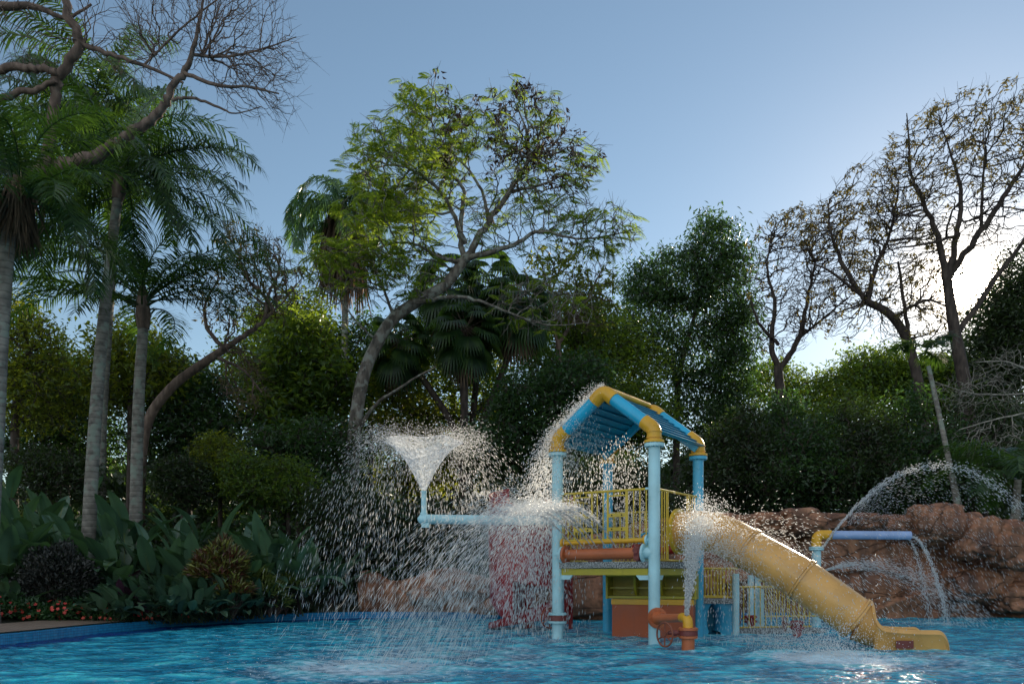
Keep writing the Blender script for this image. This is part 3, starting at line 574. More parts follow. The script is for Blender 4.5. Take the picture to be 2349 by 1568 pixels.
# ------------------------------------------------------------------ tube slide
st = TO + U * S + VV * (S / 2); st.z = 1.60
slide = thing('tube_slide', 'mustard yellow enclosed tube slide curving down from the tower to the water', 'slide', (st.x, st.y, 0))
ring_e = Vector((4.62, 10.86, 0.36))
ctrl = [st + U * 0.02, st + U * 0.34 + Vector((0, 0, .01)), st + U * 0.70 + Vector((.03, 0, -.09)), st + U * 1.15 + Vector((.06, 0, -.36)), st + U * 1.6 + Vector((.12, .04, -.64)), Vector((4.25, 10.99, 0.66)), ring_e]
SPT = [Vector(p) for p in spline([tuple(c) for c in ctrl], 10)]
off = Vector((st.x, st.y, 0)); SR = .285
def shell(pts, r, name, mat, parent, th=.014, n=40):
    pts = [p - off for p in pts]; mb = MB(); mb.tube(pts, r, n, caps=False); k = len(mb.v); mb.tube(pts, [x - th for x in r] if isinstance(r, list) else r - th, n, caps=False)
    m0 = len(pts) * n
    for e in (0, (len(pts) - 1) * n):
        for i in range(n): mb.f.append((e + i, e + (i + 1) % n, m0 + e + (i + 1) % n, m0 + e + i))
    return mb.build(name, mat, parent, 40)
cuts = [0, 27, 42, 60]
for i in range(3): shell(SPT[cuts[i]:cuts[i + 1] + 1], SR, 'tube_section', M['slide'], slide)
for c_ in (27, 42, 59):
    t = (SPT[min(60, c_ + 1)] - SPT[c_ - 1]).normalized(); shell([SPT[c_] - t * .03, SPT[c_] - t * .004], SR + .022, 'joint_ring', M['slide'], slide, .02)
    shell([SPT[c_] + t * .004, SPT[c_] + t * .03], SR + .022, 'joint_ring', M['slide'], slide, .02)
shell([st + U * .0, st + U * .045], SR + .055, 'mount_flange', M['rail'], slide, .06)
# exit trough: C-cut opening then an open U with a rolled rim
end = Vector((5.52, 10.30, .17)); bend = [(ring_e.x, ring_e.y, ring_e.z), (4.80, 10.80, .28), (5.0, 10.76, .25), (5.22, 10.74, .238), (5.44, 10.74, .235), (5.58, 10.74, .23)]
tp = spline(bend, 10); na = 28; V = []; edgeL, edgeR = [], []
for i, p in enumerate(tp):
    t = (tp[min(len(tp) - 1, i + 1)] - tp[max(0, i - 1)]); t /= np.linalg.norm(t); t = Vector(t); side = t.cross(Vector((0, 0, 1))).normalized(); upv = side.cross(t)
    f = i / (len(tp) - 1); amax = PI if f < .03 else PI - (PI - 1.57) * math.sin(PI / 2 * min(1, (f - .03) / .25)) ** .65
    rr_ = SR; nose = max(0, (f - .86) / .14)
    for j in range(na + 1):
        a_ = -amax + 2 * amax * j / na; s_ = math.sin(a_); c_ = -math.cos(a_)
        q = Vector(p) + side * (s_ * rr_ * (1 + .10 * f)) + upv * (c_ * rr_ * (1 - .30 * f) * (1 if abs(a_) < 1.6 else 1)); kq = math.sqrt(max(0, 1 - (max(0, f - .80) / .20) ** 2)); q.z = -.06 + (q.z + .06) * kq
        if f > .3: q.z = max(q.z, 0.02 if abs(a_) < 1.2 else q.z)
        V.append(q - off)
    edgeL.append(V[-na - 1]); edgeR.append(V[-1])
Fq = [(i * (na + 1) + j, i * (na + 1) + j + 1, (i + 1) * (na + 1) + j + 1, (i + 1) * (na + 1) + j) for i in range(len(tp) - 1) for j in range(na)]
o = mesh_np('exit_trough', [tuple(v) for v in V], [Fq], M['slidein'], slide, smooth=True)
sm = o.modifiers.new('thickness', 'SOLIDIFY'); sm.thickness = .02; sm.offset = 1
for e in (edgeL, edgeR): MB().tube(e, .024, 10).build('trough_rim', M['slide'], slide)
# outer skirts, floor down to the water on both sides, rounded nose
for sgn in (-1, 1):
    Vs = []; 
    for i in range(4, len(tp)):
        p = tp[i]; f = i / (len(tp) - 1); t = Vector(tp[min(len(tp) - 1, i + 1)] - tp[i - 1]).normalized(); side = t.cross(Vector((0, 0, 1))).normalized(); e = (edgeR if sgn > 0 else edgeL)[i]
        zt = min(e.z, .235 if f > .3 else e.z) if False else e.z
        drop = max(0, (f - .80) / .20); z1 = e.z - .045
        Vs += [e + side * sgn * .03 , e + side * sgn * .045 - Vector((0, 0, .03)), Vector((e.x, e.y, min(e.z, max(z1 - .04, .02)))) + side * sgn * .01, Vector((e.x, e.y, -.12)) + side * sgn * -.005]
    Fq = [(4 * i + j, 4 * i + j + 1, 4 * i + 5 + j, 4 * i + 4 + j) for i in range(len(Vs) // 4 - 1) for j in range(3)]
    mesh_np('trough_skirt', [tuple(v) for v in Vs], [Fq], M['slide'], slide, smooth=True, angle=40)
q0 = edgeR[18]; q1 = edgeR[27]
MB().box(((q0.x + q1.x) / 2, min(q0.y, q1.y) - .022, .075), ((q1.x - q0.x), .012, .10)).build('panel', M['maroon'], slide)

# ------------------------------------------------------------------ other pool equipment
def pipe_thing(name, label, loc_): return thing(name, label, 'fountain', loc_)
# umbrella fountain arm
uc = P(1283, HY, 13.95); um = pipe_thing('umbrella_fountain', 'pale blue pipe arm with upright nozzle throwing a funnel of water left of the tower', (uc.x, uc.y, 0))
ul = P(972, 1190, 13.6) - Vector((uc.x, uc.y, 0)); zr = ul.z
MB().tube([(0, 0, -.5), (0, 0, zr + .3)], .082, 22).build('post', M['pale'], um)
MB().tube(fillet([(0, 0, zr), (ul.x, ul.y, zr)], .1), .080, 22).build('arm', M['pale'], um)
mb = MB(); mb.tube([(ul.x + .05, ul.y, zr), (ul.x, ul.y, zr), (ul.x - .06, ul.y, zr), (ul.x - .10, ul.y, zr)], [.086, .088, .075, .03], 22).box((ul.x + .03, ul.y, zr - .10), (.13, .10, .08)); mb.build('end_cap', M['pale'], um)
MB().tube([(ul.x, ul.y, zr + .05), (ul.x, ul.y, zr + .46)], .045, 18).disc((ul.x, ul.y, zr + .09), (0, 0, 1), .06, .04, 18).disc((ul.x, ul.y, zr + .455), (0, 0, 1), .052, .03, 18).build('nozzle', M['pale'], um)
NOZ = Vector((uc.x + ul.x, uc.y + ul.y, zr + .46))
# arch pipe fountain on the right
rc = P(1873, HY, 15.3); rt = thing('pipe_fountain', 'pale post with yellow elbow and long blue pipe pouring water before the rock wall', 'fountain', (rc.x, rc.y, 0))
zt = P(0, 1226, 15.3).z
MB().tube([(0, 0, -.5), (0, 0, zt - .29)], .082, 22).build('post', M['pale'], rt)
MB().disc((0, 0, zt - .27), (0, 0, 1), .135, .03, 24, 10, .11, .01).disc((0, 0, zt - .235), (0, 0, 1), .135, .03, 24).build('flange', M['pale'], rt)
MB().tube(fillet([(0, 0, zt - .23), (0, 0, zt), (.27, 0, zt)], .22, 12), .092, 24).build('elbow', M['yellow'], rt)
MB().tube([(.26, 0, zt), (1.76, .0, zt - .01)], .080, 24).build('arm', M['lilac'], rt)
# red spiral slide
rs = P(1212, HY, 14.6); red = thing('spiral_slide', 'red spiral slide round a red column behind the water curtain', 'slide', (rs.x, rs.y, 0))
V = []; prof = [(.08, .10), (.14, .02), (.30, -.03), (.55, .02), (.66, .15), (.68, .82), (.71, .82), (.69, .13), (.57, -.04), (.30, -.07), (.12, -.02), (.05, .10)]
hel = []
for i in range(61):
    f = i / 60; a_ = 2.1 + f * 2 * PI * 1.35; z = 1.62 - 1.45 * f; hel.append((math.cos(a_), math.sin(a_), z, -math.sin(a_), math.cos(a_)))
for cx_, cy_, z, _, _ in hel:
    for (r_, dz) in prof: V.append((cx_ * r_, cy_ * r_, z + dz * 1.15))
npf = len(prof); Fq = [(i * npf + j, i * npf + (j + 1) % npf, (i + 1) * npf + (j + 1) % npf, (i + 1) * npf + j) for i in range(60) for j in range(npf)]
Vd = []
for i in range(31):
    a_ = 2.9 + 3.9 * i / 30; zb = 1.05 - .55 * i / 30; zt_ = 1.75 - .12 * i / 30
    for rr, z in ((.66, zb), (.69, zt_), (.73, zt_), (.70, zb)): Vd.append((math.cos(a_) * rr, math.sin(a_) * rr, z))
mesh_np('outer_wall', Vd, [[(4 * i + j, 4 * i + (j + 1) % 4, 4 * i + 4 + (j + 1) % 4, 4 * i + 4 + j) for i in range(30) for j in range(4)], [(0, 3, 2, 1), (120, 121, 122, 123)]], M['red'], red, smooth=True, angle=40)
mesh_np('spiral_chute', V, [Fq], M['red'], red, smooth=True, angle=40)
MB().tube([(0, 0, -.4), (0, 0, 2.0)], .11, 20).build('column', M['red'], red)
Ve = []
for i in range(16):
    f = i / 15; x = .55 - 1.25 * f; w = .26 - .03 * f; z = .28 - .20 * f + .02
    for (yy, dz) in ((-w, .30 * (1 - f * .85)), (-w * .9, .06), (0, 0), (w * .9, .06), (w, .30 * (1 - f * .85)), (w + .03, .29 * (1 - f * .85)), (w * .95, -.02), (0, -.05), (-w * .95, -.02), (-w - .03, .29 * (1 - f * .85))): Ve.append((x, -.25 + yy, z + dz - .05))
Fq = [(i * 10 + j, i * 10 + (j + 1) % 10, (i + 1) * 10 + (j + 1) % 10, (i + 1) * 10 + j) for i in range(15) for j in range(10)] ; Fe = [tuple(range(10)), tuple(range(150, 160))]
mesh_np('exit_chute', Ve, [Fq, Fe], M['red'], red, smooth=True, angle=40)
MB().box((.55, .1, 1.75), (.45, .6, .04)).box((.77, .1, 2.05), (.03, .6, .6)).box((.55, .39, 2.05), (.45, .03, .6)).build('entry_box', M['red'], red)
for a_ in (.4, 1.6): MB().tube([(.75, a_ - .5, -.4), (.75, a_ - .5, 2.3)], .04, 10).build('support', M['red'], red)
# low play deck behind, right
ld = thing('low_play_deck', 'low yellow railed play deck with a blue crawl box under the tube slide', 'play deck', (3.1, 13.1, 0))
def w2(px, d): return (px - CX) * d / F - 3.1
x0, x1 = w2(1608, 13.1), w2(1690, 13.1)
# blue box with an oval opening
yb = -.05; cxh = w2(1641, 13.0); pts_o = [(cxh + .125 * math.cos(t), .235 + .28 * math.sin(t)) for t in np.linspace(-.75, PI + .75, 26)]
# front plate with real opening: fan between rectangle and oval
outer = []
for (ox, oz) in pts_o:
    dx, dz = ox - cxh, oz - .235; k = 9
    for lim, comp in ((x1 - cxh, dx), (x0 - cxh, dx)):
        if comp * lim > 0: k = min(k, lim / comp)
    if dz > 0: k = min(k, (.50 - .235) / dz) if dz > 1e-6 else k
    elif dz < 0: k = min(k, (-.35 - .235) / dz)
    outer.append((cxh + dx * k, .235 + dz * k))
Vb = [(x, yb, z) for x, z in pts_o] + [(x, yb, z) for x, z in outer] + [(x, yb + .5, z) for x, z in pts_o]
no = len(pts_o); Fq = [(i, i + 1, no + i + 1, no + i) for i in range(no - 1)] + [(i, 2 * no + i, 2 * no + i + 1, i + 1) for i in range(no - 1)]
box_o = mesh_np('crawl_box', Vb, [Fq], M['mid'], ld)
mb = MB(); mb.box((x1 - .01, yb + .35, .08), (.02, .70, .85)).box((x0 + .01, yb + .35, .08), (.02, .7, .85)).box(((x0 + x1) / 2, yb + .71, .08), (x1 - x0, .02, .85))
for cxn, hh in ((x0, 1), (x1, 1)): mb.box((cxn + (.012 if cxn == x0 else -.012), yb + .003, .44), (.05, .01, .12))
mb.build('crawl_box_wall', M['mid'], ld)
MB().box(((x0 + x1) / 2, yb + .32, .53), (x1 - x0 + .04, .8, .06)).build('deck_slab', M['concrete'], ld)
def raili(xa, ya, xb, yb_, z0, z1, gap=.052):
    L = math.hypot(xb - xa, yb_ - ya); fn_ = lambda s, z: Vector((xa + (xb - xa) * s / L, ya + (yb_ - ya) * s / L, z)); return rail(fn_, L, z0, z1, [], gap=gap)
raili(x0, -.05, x1, -.05, .60, 1.06).build('railing', M['rail'], ld)
raili(x0, .62, x1, .62, .60, 1.06).build('railing', M['rail'], ld)
for px, d, zt_ in ((1688, 13.0, .98), (1745, 13.6, .72), (1738, 15.2, 1.1), (1722, 14.6, .95)):
    MB().tube([(w2(px, d), d - 13.1, -.4), (w2(px, d), d - 13.1, zt_)], .055, 16).build('post', M['pale'], ld)
raili(w2(1693, 13.3), .2, w2(1862, 13.6), .5, .10, .76, .10).build('railing', M['rail'], ld)
raili(w2(1740, 14.8), 1.7, w2(1900, 15), 1.9, .2, .85, .10).build('railing', M['rail'], ld)
mb = MB(); mb.box((w2(1780, 13.6), .48, .0), (1.45, .55, .14), .1); mb.build('deck_slab', M['concrete'], ld)
MB().box((w2(1780, 13.6), .6, -.2), (1.35, .45, .30), .1).build('deck_base', M['box'], ld)
# red valves standing in the water
for (px, py, d, lab) in ((1829, 1430, 12.7, 'rusty red hand wheel valve on a stub pipe under the tube slide'), (1722, 1412, 14.3, 'red capped pipe stub seen through the low yellow fence')):
    c = P(px, py, d); v = thing('water_valve', lab, 'valve', (c.x, c.y, 0))
    MB().tube([(0, 0, -.4), (0, 0, .25)], .07, 16).disc((0, 0, .14), (0, 0, 1), .11, .03, 18, 8, .09, .01).disc((0, 0, .22), (0, 0, 1), .11, .03, 18, 8, .09, .01).build('stub_pipe', M['red'], v)
    wheel((-.22, -.05, .2), (1, -.6, 0), .12, M['rust'], 'hand_wheel', v, 3, .011); MB().tube([(0, 0, .18), (-.22, -.05, .2)], .018, 8).build('spindle', M['rust'], v)
# marker stake
c = P(626, 1414, 17.3); st_ = MB().box((0, 0, .22), (.045, .03, .50)).build('marker_stake', M['white']); st_.location = (c.x - .05, c.y + .55, .1)
tag(st_, 'short white stake standing by the pool edge under lime leaves', 'stake')
# ------------------------------------------------------------------ vegetation helpers
def prisms(P0, P1, R0, R1, n):
    P0, P1 = np.asarray(P0, float), np.asarray(P1, float); D = P1 - P0; L = np.linalg.norm(D, axis=1, keepdims=True) + 1e-9; T = D / L
    ref = np.where(np.abs(T[:, 2:3]) < .9, [[0, 0, 1.]], [[1., 0, 0]]); A = np.cross(T, ref); A /= np.linalg.norm(A, axis=1, keepdims=True); B = np.cross(T, A)
    th = 2 * PI * np.arange(n) / n; ring_ = A[:, None] * np.cos(th)[None, :, None] + B[:, None] * np.sin(th)[None, :, None]
    V0 = P0[:, None] + ring_ * np.asarray(R0)[:, None, None]; V1 = P1[:, None] + ring_ * np.asarray(R1)[:, None, None]
    V = np.concatenate([V0, V1], 1).reshape(-1, 3); k = np.arange(n); k2 = (k + 1) % n
    f = np.stack([k, k2, n + k2, n + k], -1); Fq = (np.arange(len(P0))[:, None, None] * 2 * n + f[None]).reshape(-1, 4)
    return V, Fq
def merge(parts):
    Vs, Fs, o_ = [], {}, 0
    for V, Fl in parts:
        V = np.asarray(V, float).reshape(-1, 3)
        for f in Fl:
            f = np.asarray(f)
            if len(f): Fs.setdefault(f.shape[1], []).append(f + o_)
        Vs.append(V); o_ += len(V)
    return np.concatenate(Vs), [np.concatenate(v) for v in Fs.values()]
def leaves(Pc, D, Nn, L, Wd, fold=0.15):
    """diamond leaves: base at Pc, along D, facing Nn"""
    D = D / (np.linalg.norm(D, axis=1, keepdims=True) + 1e-9); Sd = np.cross(D, Nn); Sd /= (np.linalg.norm(Sd, axis=1, keepdims=True) + 1e-9); Nn = np.cross(Sd, D)
    L = np.broadcast_to(np.asarray(L, float), (len(Pc),))[:, None]; Wd = np.broadcast_to(np.asarray(Wd, float), (len(Pc),))[:, None]
    b_ = Pc; m1 = Pc + D * L * .45 + Sd * Wd * .5 + Nn * L * fold * .4; m2 = Pc + D * L * .45 - Sd * Wd * .5 + Nn * L * fold * .4; t = Pc + D * L - Nn * L * fold
    V = np.stack([b_, m1, t, m2], 1).reshape(-1, 3); k = np.arange(len(Pc))[:, None] * 4
    return V, [np.concatenate([k + np.array([[0, 1, 2]]), k + np.array([[0, 2, 3]])])]
def rdir(n, rng=RNG):
    v = rng.normal(size=(n, 3)); return v / np.linalg.norm(v, axis=1, keepdims=True)
def in_ell(e, rng=RNG):
    """(px,py,rx,ry,depth,rdepth,n[,shell]) -> points; real ellipsoid in the world"""
    px, py, rx, ry, d, rd, n = e[:7]; sh = e[7] if len(e) > 7 else .45
    c = np.array(P(px, py, d)); k = rdir(n, rng) * (sh + (1 - sh) * rng.random((n, 1))) if sh < 1 else rdir(n, rng)
    return c + k * np.array([rx * d / F, rd, ry * d / F])
def mst(start, start_path, pts, bf=0.35):
    """greedy tree through pts growing from start nodes; returns parents (index into start+pts)"""
    A = np.asarray(start, float); N = len(pts); ns_ = len(A); par = np.full(N, -1); path = np.zeros(N)
    best = np.full(N, 1e9); bi = np.zeros(N, int)
    for s0 in range(0, ns_, 1):
        c = np.linalg.norm(pts - A[s0], axis=1) + bf * start_path[s0]; mk = c < best; best[mk] = c[mk]; bi[mk] = s0
    done = np.zeros(N, bool)
    for _ in range(N):
        j = np.argmin(np.where(done, 1e9, best)); done[j] = True; par[j] = bi[j]
        pp = A[bi[j]] if bi[j] < ns_ else pts[bi[j] - ns_]; base = start_path[bi[j]] if bi[j] < ns_ else path[bi[j] - ns_]
        path[j] = base + np.linalg.norm(pts[j] - pp)
        c = np.linalg.norm(pts - pts[j], axis=1) + bf * path[j]; mk = (c < best) & ~done; best[mk] = c[mk]; bi[mk] = ns_ + j
    return par, path
def pix(pl):
    """[(px,py,d,r),...] -> smooth world polyline with radii"""
    rows = []; last = None
    for q in pl: 
        last = q[2] if len(q) > 2 else last; rows.append((*P(q[0], q[1], last), q[3] if len(q) > 3 else None))
    rr = [(i, r[3]) for i, r in enumerate(rows) if r[3] is not None]; R = np.interp(range(len(rows)), [a for a, _ in rr], [b for _, b in rr])
    return spline([(r[0], r[1], r[2], R[i]) for i, r in enumerate(rows)], 6)
def ground_it(pl):
    p = pl[0].copy(); g = gz(p[0], p[1]); 
    if p[2] > g: pl = np.vstack([[p[0] - (pl[1][0] - p[0]) * .2, p[1], g - .15, p[3] * 1.15], pl])
    return pl
def tree(name, label, cat, trunk, limbs=(), ells=(), bark='bark', leaf=None, leafmat_='leafA', bf=.35, twig=.008, expo=2.4, group=None, seed=1, ground=True, nside=4, wob=.10, rmax=.12, extra=None, tips_only=False, lift=0.0):
    rng = np.random.default_rng(seed); trunk = pix(trunk); trunk = ground_it(trunk) if ground else trunk
    base = Vector((trunk[0][0], trunk[0][1], trunk[0][2])); t = thing(name, label, cat, base, group=group); B = np.array(base)
    mb = MB(); r0 = trunk[:, 3]; k1 = 1 + .25 * np.exp(-np.arange(len(trunk)) / 2.0)
    mb.tube([Vector(p[:3]) - base for p in trunk], list(r0 * k1), 14)
    nodes = [trunk[len(trunk) // 3:, :3]] if limbs == () else [trunk[-4:, :3]]; paths = [np.zeros(len(nodes[0]))]
    for l in limbs:
        lp = pix(l)
        # natural kinks
        for i in range(1, len(lp) - 1): lp[i, :3] += rng.normal(size=3) * .25 * min(lp[i, 3], .1)
        mb.tube([Vector(p[:3]) - base for p in lp], list(lp[:, 3]), 10); nodes.append(lp[2:, :3]); paths.append(np.linspace(.3, 1.5, len(lp) - 2))
    nodes = np.concatenate(nodes); paths = np.concatenate(paths)
    tr = mb.build('trunk', M[bark], t, 60)
    if not len(ells): return t
    pts = np.concatenate([in_ell(e, rng) for e in ells]); pts[:, 2] = np.maximum(pts[:, 2], .3)
    par, path = mst(nodes, paths, pts, bf); ns_ = len(nodes); N = len(pts)
    w = np.zeros(N); order = np.argsort(-path); kids = np.zeros(N, int)
    for j in order:
        if w[j] == 0: w[j] = twig ** expo
        if par[j] >= ns_: w[par[j] - ns_] += w[j]; kids[par[j] - ns_] += 1
    R = np.minimum(w ** (1 / expo), rmax)
    p0 = np.where((par >= ns_)[:, None], pts[np.maximum(par - ns_, 0)], nodes[np.minimum(par, ns_ - 1)]); L = np.linalg.norm(pts - p0, axis=1, keepdims=True)
    m1 = p0 + (pts - p0) * .35 + rng.normal(size=(N, 3)) * L * wob; m2 = p0 + (pts - p0) * .7 + rng.normal(size=(N, 3)) * L * wob * .8
    rs_ = np.minimum(R * 1.15, rmax)
    V, Fq = prisms(np.concatenate([p0, m1, m2]) - B, np.concatenate([m1, m2, pts]) - B, np.concatenate([rs_, R, R]), np.concatenate([R, R, R * .85]), nside)
    parts = [(V, [Fq])]
    tips = kids == 0; nt2 = tips.sum()
    if tips.any():   # fine end twigs
        k = 3; q0 = np.repeat(pts[tips], k, 0); dd = np.repeat((pts - p0)[tips] / L[tips], k, 0) + rng.normal(size=(nt2 * k, 3)) * .55; q1 = q0 + dd * rng.uniform(.08, .26, (nt2 * k, 1))
        V, Fq = prisms(q0 - B, q1 - B, np.full(len(q0), twig * .7), np.full(len(q0), twig * .3), 3); parts.append((V, [Fq]))
    V, Fl = merge(parts); mesh_np('branches', V, Fl, M[bark], t, smooth=True)
    if leaf:
        V, Fl = leaf(pts if not tips_only else pts[tips], (pts - p0) if not tips_only else (pts - p0)[tips], rng); mesh_np('crown', V - B, Fl, M[leafmat_], t)
    if extra:
        for nm, fn_, mt in extra:
            V, Fl = fn_(pts, (pts - p0), rng); mesh_np(nm, V - B, Fl, M[mt], t)
    return t
def broad(n, rad, L, droop=.3, w=.45, flat=.7):
    def f(pts, D, rng):
        k = len(pts) * n; c = np.repeat(pts, n, 0) + rng.normal(size=(k, 3)) * rad * np.array([1, 1, flat]); d = rdir(k, rng); d[:, 2] = d[:, 2] * .5 - droop
        nn = rng.normal(size=(k, 3)) * .6 + np.array([0, 0, 1.]); return leaves(c, d, nn, L * rng.uniform(.6, 1.35, k), L * w * rng.uniform(.7, 1.2, k))
    return f
def feather(n, L=.5, pairs=9, sel=None, spread=.15):
    def f(pts, D, rng):
        if sel is not None: pts = pts[sel(pts, rng)]
        k = len(pts) * n; c = np.repeat(pts, n, 0) + rng.normal(size=(k, 3)) * spread; a = rng.uniform(0, 2 * PI, k); e = rng.uniform(-.35, .5, k)
        d = np.stack([np.cos(a) * np.cos(e), np.sin(a) * np.cos(e), np.sin(e)], -1); LL = L * rng.uniform(.6, 1.2, k)
        sd = np.cross(d, [0, 0, 1.]); sd /= np.linalg.norm(sd, axis=1, keepdims=True); up = np.cross(sd, d); Pc, Dd, Nn, Le = [], [], [], []
        for i in range(pairs):
            s = (i + 1.0) / pairs; q = c + d * (LL * s)[:, None] + np.array([0, 0, -1.]) * (LL * .35 * s * s)[:, None]
            for g in (-1, 1):
                Pc.append(q); Dd.append(sd * g + d * .55 + np.array([0, 0, -.25 - .2 * s])); Nn.append(up + rng.normal(size=(k, 3)) * .15); Le.append(LL * .36 * (math.sin(PI * (.18 + .75 * s)) ** .6))
        Le = np.concatenate(Le); V1, F1 = leaves(np.concatenate(Pc), np.concatenate(Dd), np.concatenate(Nn), Le, Le * .20)
        return V1, F1
    return f
def tufts(n, L=.2, frac=1.0, sel=None):
    def f(pts, D, rng):
        m_ = rng.random(len(pts)) < frac
        if sel is not None: m_ &= sel(pts, rng)
        pts = pts[m_]; k = len(pts) * n; c = np.repeat(pts, n, 0) + rng.normal(size=(k, 3)) * .07; a = rng.uniform(0, 2 * PI, k); e = rng.uniform(-1.3, .1, k)
        d = np.stack([np.cos(a) * np.cos(e), np.sin(a) * np.cos(e), np.sin(e)], -1); LL = L * rng.uniform(.6, 1.3, k)
        return leaves(c, d, rng.normal(size=(k, 3)), LL, LL * .34, .25)
    return f
# palms
def frond_mesh(L, az, e0, droop, n=46, ll=.42, w=.020, sag=.5, rng=RNG, plume=.25, twist=0.0):
    s = np.linspace(0, 1, 15); e = e0 - droop * s ** 1.35; h = np.cumsum(np.cos(e)) * L / 15; z = np.cumsum(np.sin(e)) * L / 15; bend_ = twist * s ** 2
    pth = np.stack([h * np.cos(az + bend_), h * np.sin(az + bend_), z], -1); pth = np.vstack([[0, 0, 0], pth]); sp = np.linspace(0, 1, 16)
    R = np.interp(sp, [0, .15, 1], [.028, .016, .003]); V, Fq = prisms(pth[:-1], pth[1:], R[:-1], R[1:], 4); parts = [(V, [Fq])]
    u = np.repeat(np.linspace(.16, 1, n), 2) + rng.normal(size=2 * n) * .004; u = np.clip(u, .1, 1); g = np.tile([-1., 1.], n)
    q = np.stack([np.interp(u, sp, pth[:, i]) for i in range(3)], -1); T = np.stack([np.interp(np.minimum(u + .02, 1.02), sp, pth[:, i]) - np.interp(u - .02, sp, pth[:, i]) for i in range(3)], -1); T /= np.linalg.norm(T, axis=1, keepdims=True) + 1e-9
    Sd = np.cross(T, [0, 0, 1.]); Sd /= np.linalg.norm(Sd, axis=1, keepdims=True) + 1e-9; Up = np.cross(Sd, T)
    D1 = Sd * g[:, None] + T * (.45 + .5 * u[:, None]) + Up * (rng.normal(size=(2 * n, 1)) * plume + .15); D1 /= np.linalg.norm(D1, axis=1, keepdims=True)
    ln = ll * np.clip(np.sin(PI * (.12 + .80 * u)), .15, 1) ** .7 * rng.uniform(.85, 1.1, 2 * n); ln = ln[:, None]
    m = q + D1 * ln * .5 + np.array([0, 0, -1]) * ln * sag * .15; t = m + (D1 + np.array([0, 0, -1.]) * sag * rng.uniform(.6, 1.5, (2 * n, 1))) * ln * .5 
    Wv = np.cross(D1, Sd * .3 + Up); Wv /= np.linalg.norm(Wv, axis=1, keepdims=True) + 1e-9; Wv = Wv * w
    V = np.stack([q - Wv * .5, q + Wv * .5, m + Wv * .6, m - Wv * .6, t], 1).reshape(-1, 3); k = np.arange(2 * n)[:, None] * 5
    parts.append((V, [k + np.array([[0, 1, 2, 3]]), k + np.array([[3, 2, 4]])])); return merge(parts)
def palm(name, label, trunk, crown, fr, mat='palm', skirt=0, shaft=True, seed=3, group=None, ll=.55, sag=.6, n=58, r_skirt=.5, skirt_len=1.6, plume=.3, w=.024):
    rng = np.random.default_rng(seed); tp_ = ground_it(pix(trunk)); base = Vector(tp_[0][:3]); t = thing(name, label, 'palm tree', base, group=group)
    MB().tube([Vector(p[:3]) - base for p in tp_], list(tp_[:, 3] * (1 + .5 * np.exp(-np.arange(len(tp_)) / 1.5))), 18).build('trunk', M['bark_palm'], t, 60)
    c = Vector(P(*crown)) - base; top = Vector(tp_[-1][:3]) - base; rr = tp_[-1][3]
    if shaft: MB().tube([top - (c - top) * .1, top + (c - top) * .25, top + (c - top) * .7, c], [rr * 1.15, rr * 1.5, rr * 1.1, rr * .6], 14).build('crown_shaft', M['barkr'], t, 60)
    for i, (az, e0, dr, L) in enumerate(fr):
        V, Fl = frond_mesh(L, math.radians(az), math.radians(e0), math.radians(dr), n, ll, w, sag, rng, plume, rng.normal() * .25)
        V = V + np.array(c) * (1 - .08 * rng.random()) + rng.normal(size=3) * .03; mesh_np('frond', V, Fl, M[mat], t)
    if skirt:
        k = skirt; az = rng.uniform(0, 2 * PI, k); r_ = r_skirt * (.3 + .7 * rng.random(k)); z0 = -rng.uniform(0, 1.0, k) * skirt_len * .5
        Pc = np.stack([np.cos(az) * r_, np.sin(az) * r_, z0], -1) + np.array(c); D = np.stack([np.cos(az) * .12, np.sin(az) * .12, -np.ones(k)], -1) + rng.normal(size=(k, 3)) * .10
        V, Fl = leaves(Pc, D, rng.normal(size=(k, 3)), skirt_len * rng.uniform(.4, 1, k), .03, .05); mesh_np('dead_frond_skirt', V, Fl, M['dead'], t)
    return t
def fronds(n, rng, L=3.0, lo=-35, hi=80, dr=80, pref=None):
    o = []
    for i in range(n):
        f = (i + .5) / n; az = (i * 137.5 + rng.uniform(-12, 12)) % 360; e = hi + (lo - hi) * f + rng.uniform(-6, 6)
        o.append((az, e, dr * (.75 + .5 * (1 - f)) + rng.uniform(-12, 12), L * (1 - .12 * f) * rng.uniform(.9, 1.08)))
    return o + list(pref or [])
r_ = np.random.default_rng
# ------------------------------------------------------------------ palms
palm('palm_tree', 'stout palm at the far left with a thick skirt of dry hanging fronds', [(-30, 1350, 13, .125), (-8, 1000, 13, .11), (4, 760, 13, .105), (18, 560, 13, .105), (30, 470, 13, .10)], (42, 405, 13),
     fronds(30, r_(1), 2.2, -25, 80, 75), skirt=420, r_skirt=.16, skirt_len=1.0, seed=1, ll=.5, w=.02)
palm('palm_tree', 'tallest ringed palm rising from the big leaved plants left of the shorter palm', [(194, 1400, 16.4, .145), (203, 1230, 16.4, .135), (216, 1000, 16.4, .122), (236, 750, 16.4, .11), (262, 520, 16.4, .095), (271, 450, 16.4, .095)], (283, 375, 16.4),
     fronds(20, r_(2), 2.9, -20, 82, 75) + [(5, 40, 85, 3.2), (-15, 10, 65, 3.3), (20, 15, 70, 3.2), (8, 28, 75, 3.3), (185, 35, 80, 3.1), (-30, -10, 55, 2.8), (180, 10, 60, 2.8), (165, -10, 50, 2.8), (200, 20, 70, 2.7), (95, 70, 30, 2.6), (60, 75, 35, 2.7), (0, -18, 50, 3.0), (-8, 55, 95, 2.9), (-50, 0, 60, 2.6)], seed=2, sag=.8, ll=.55)
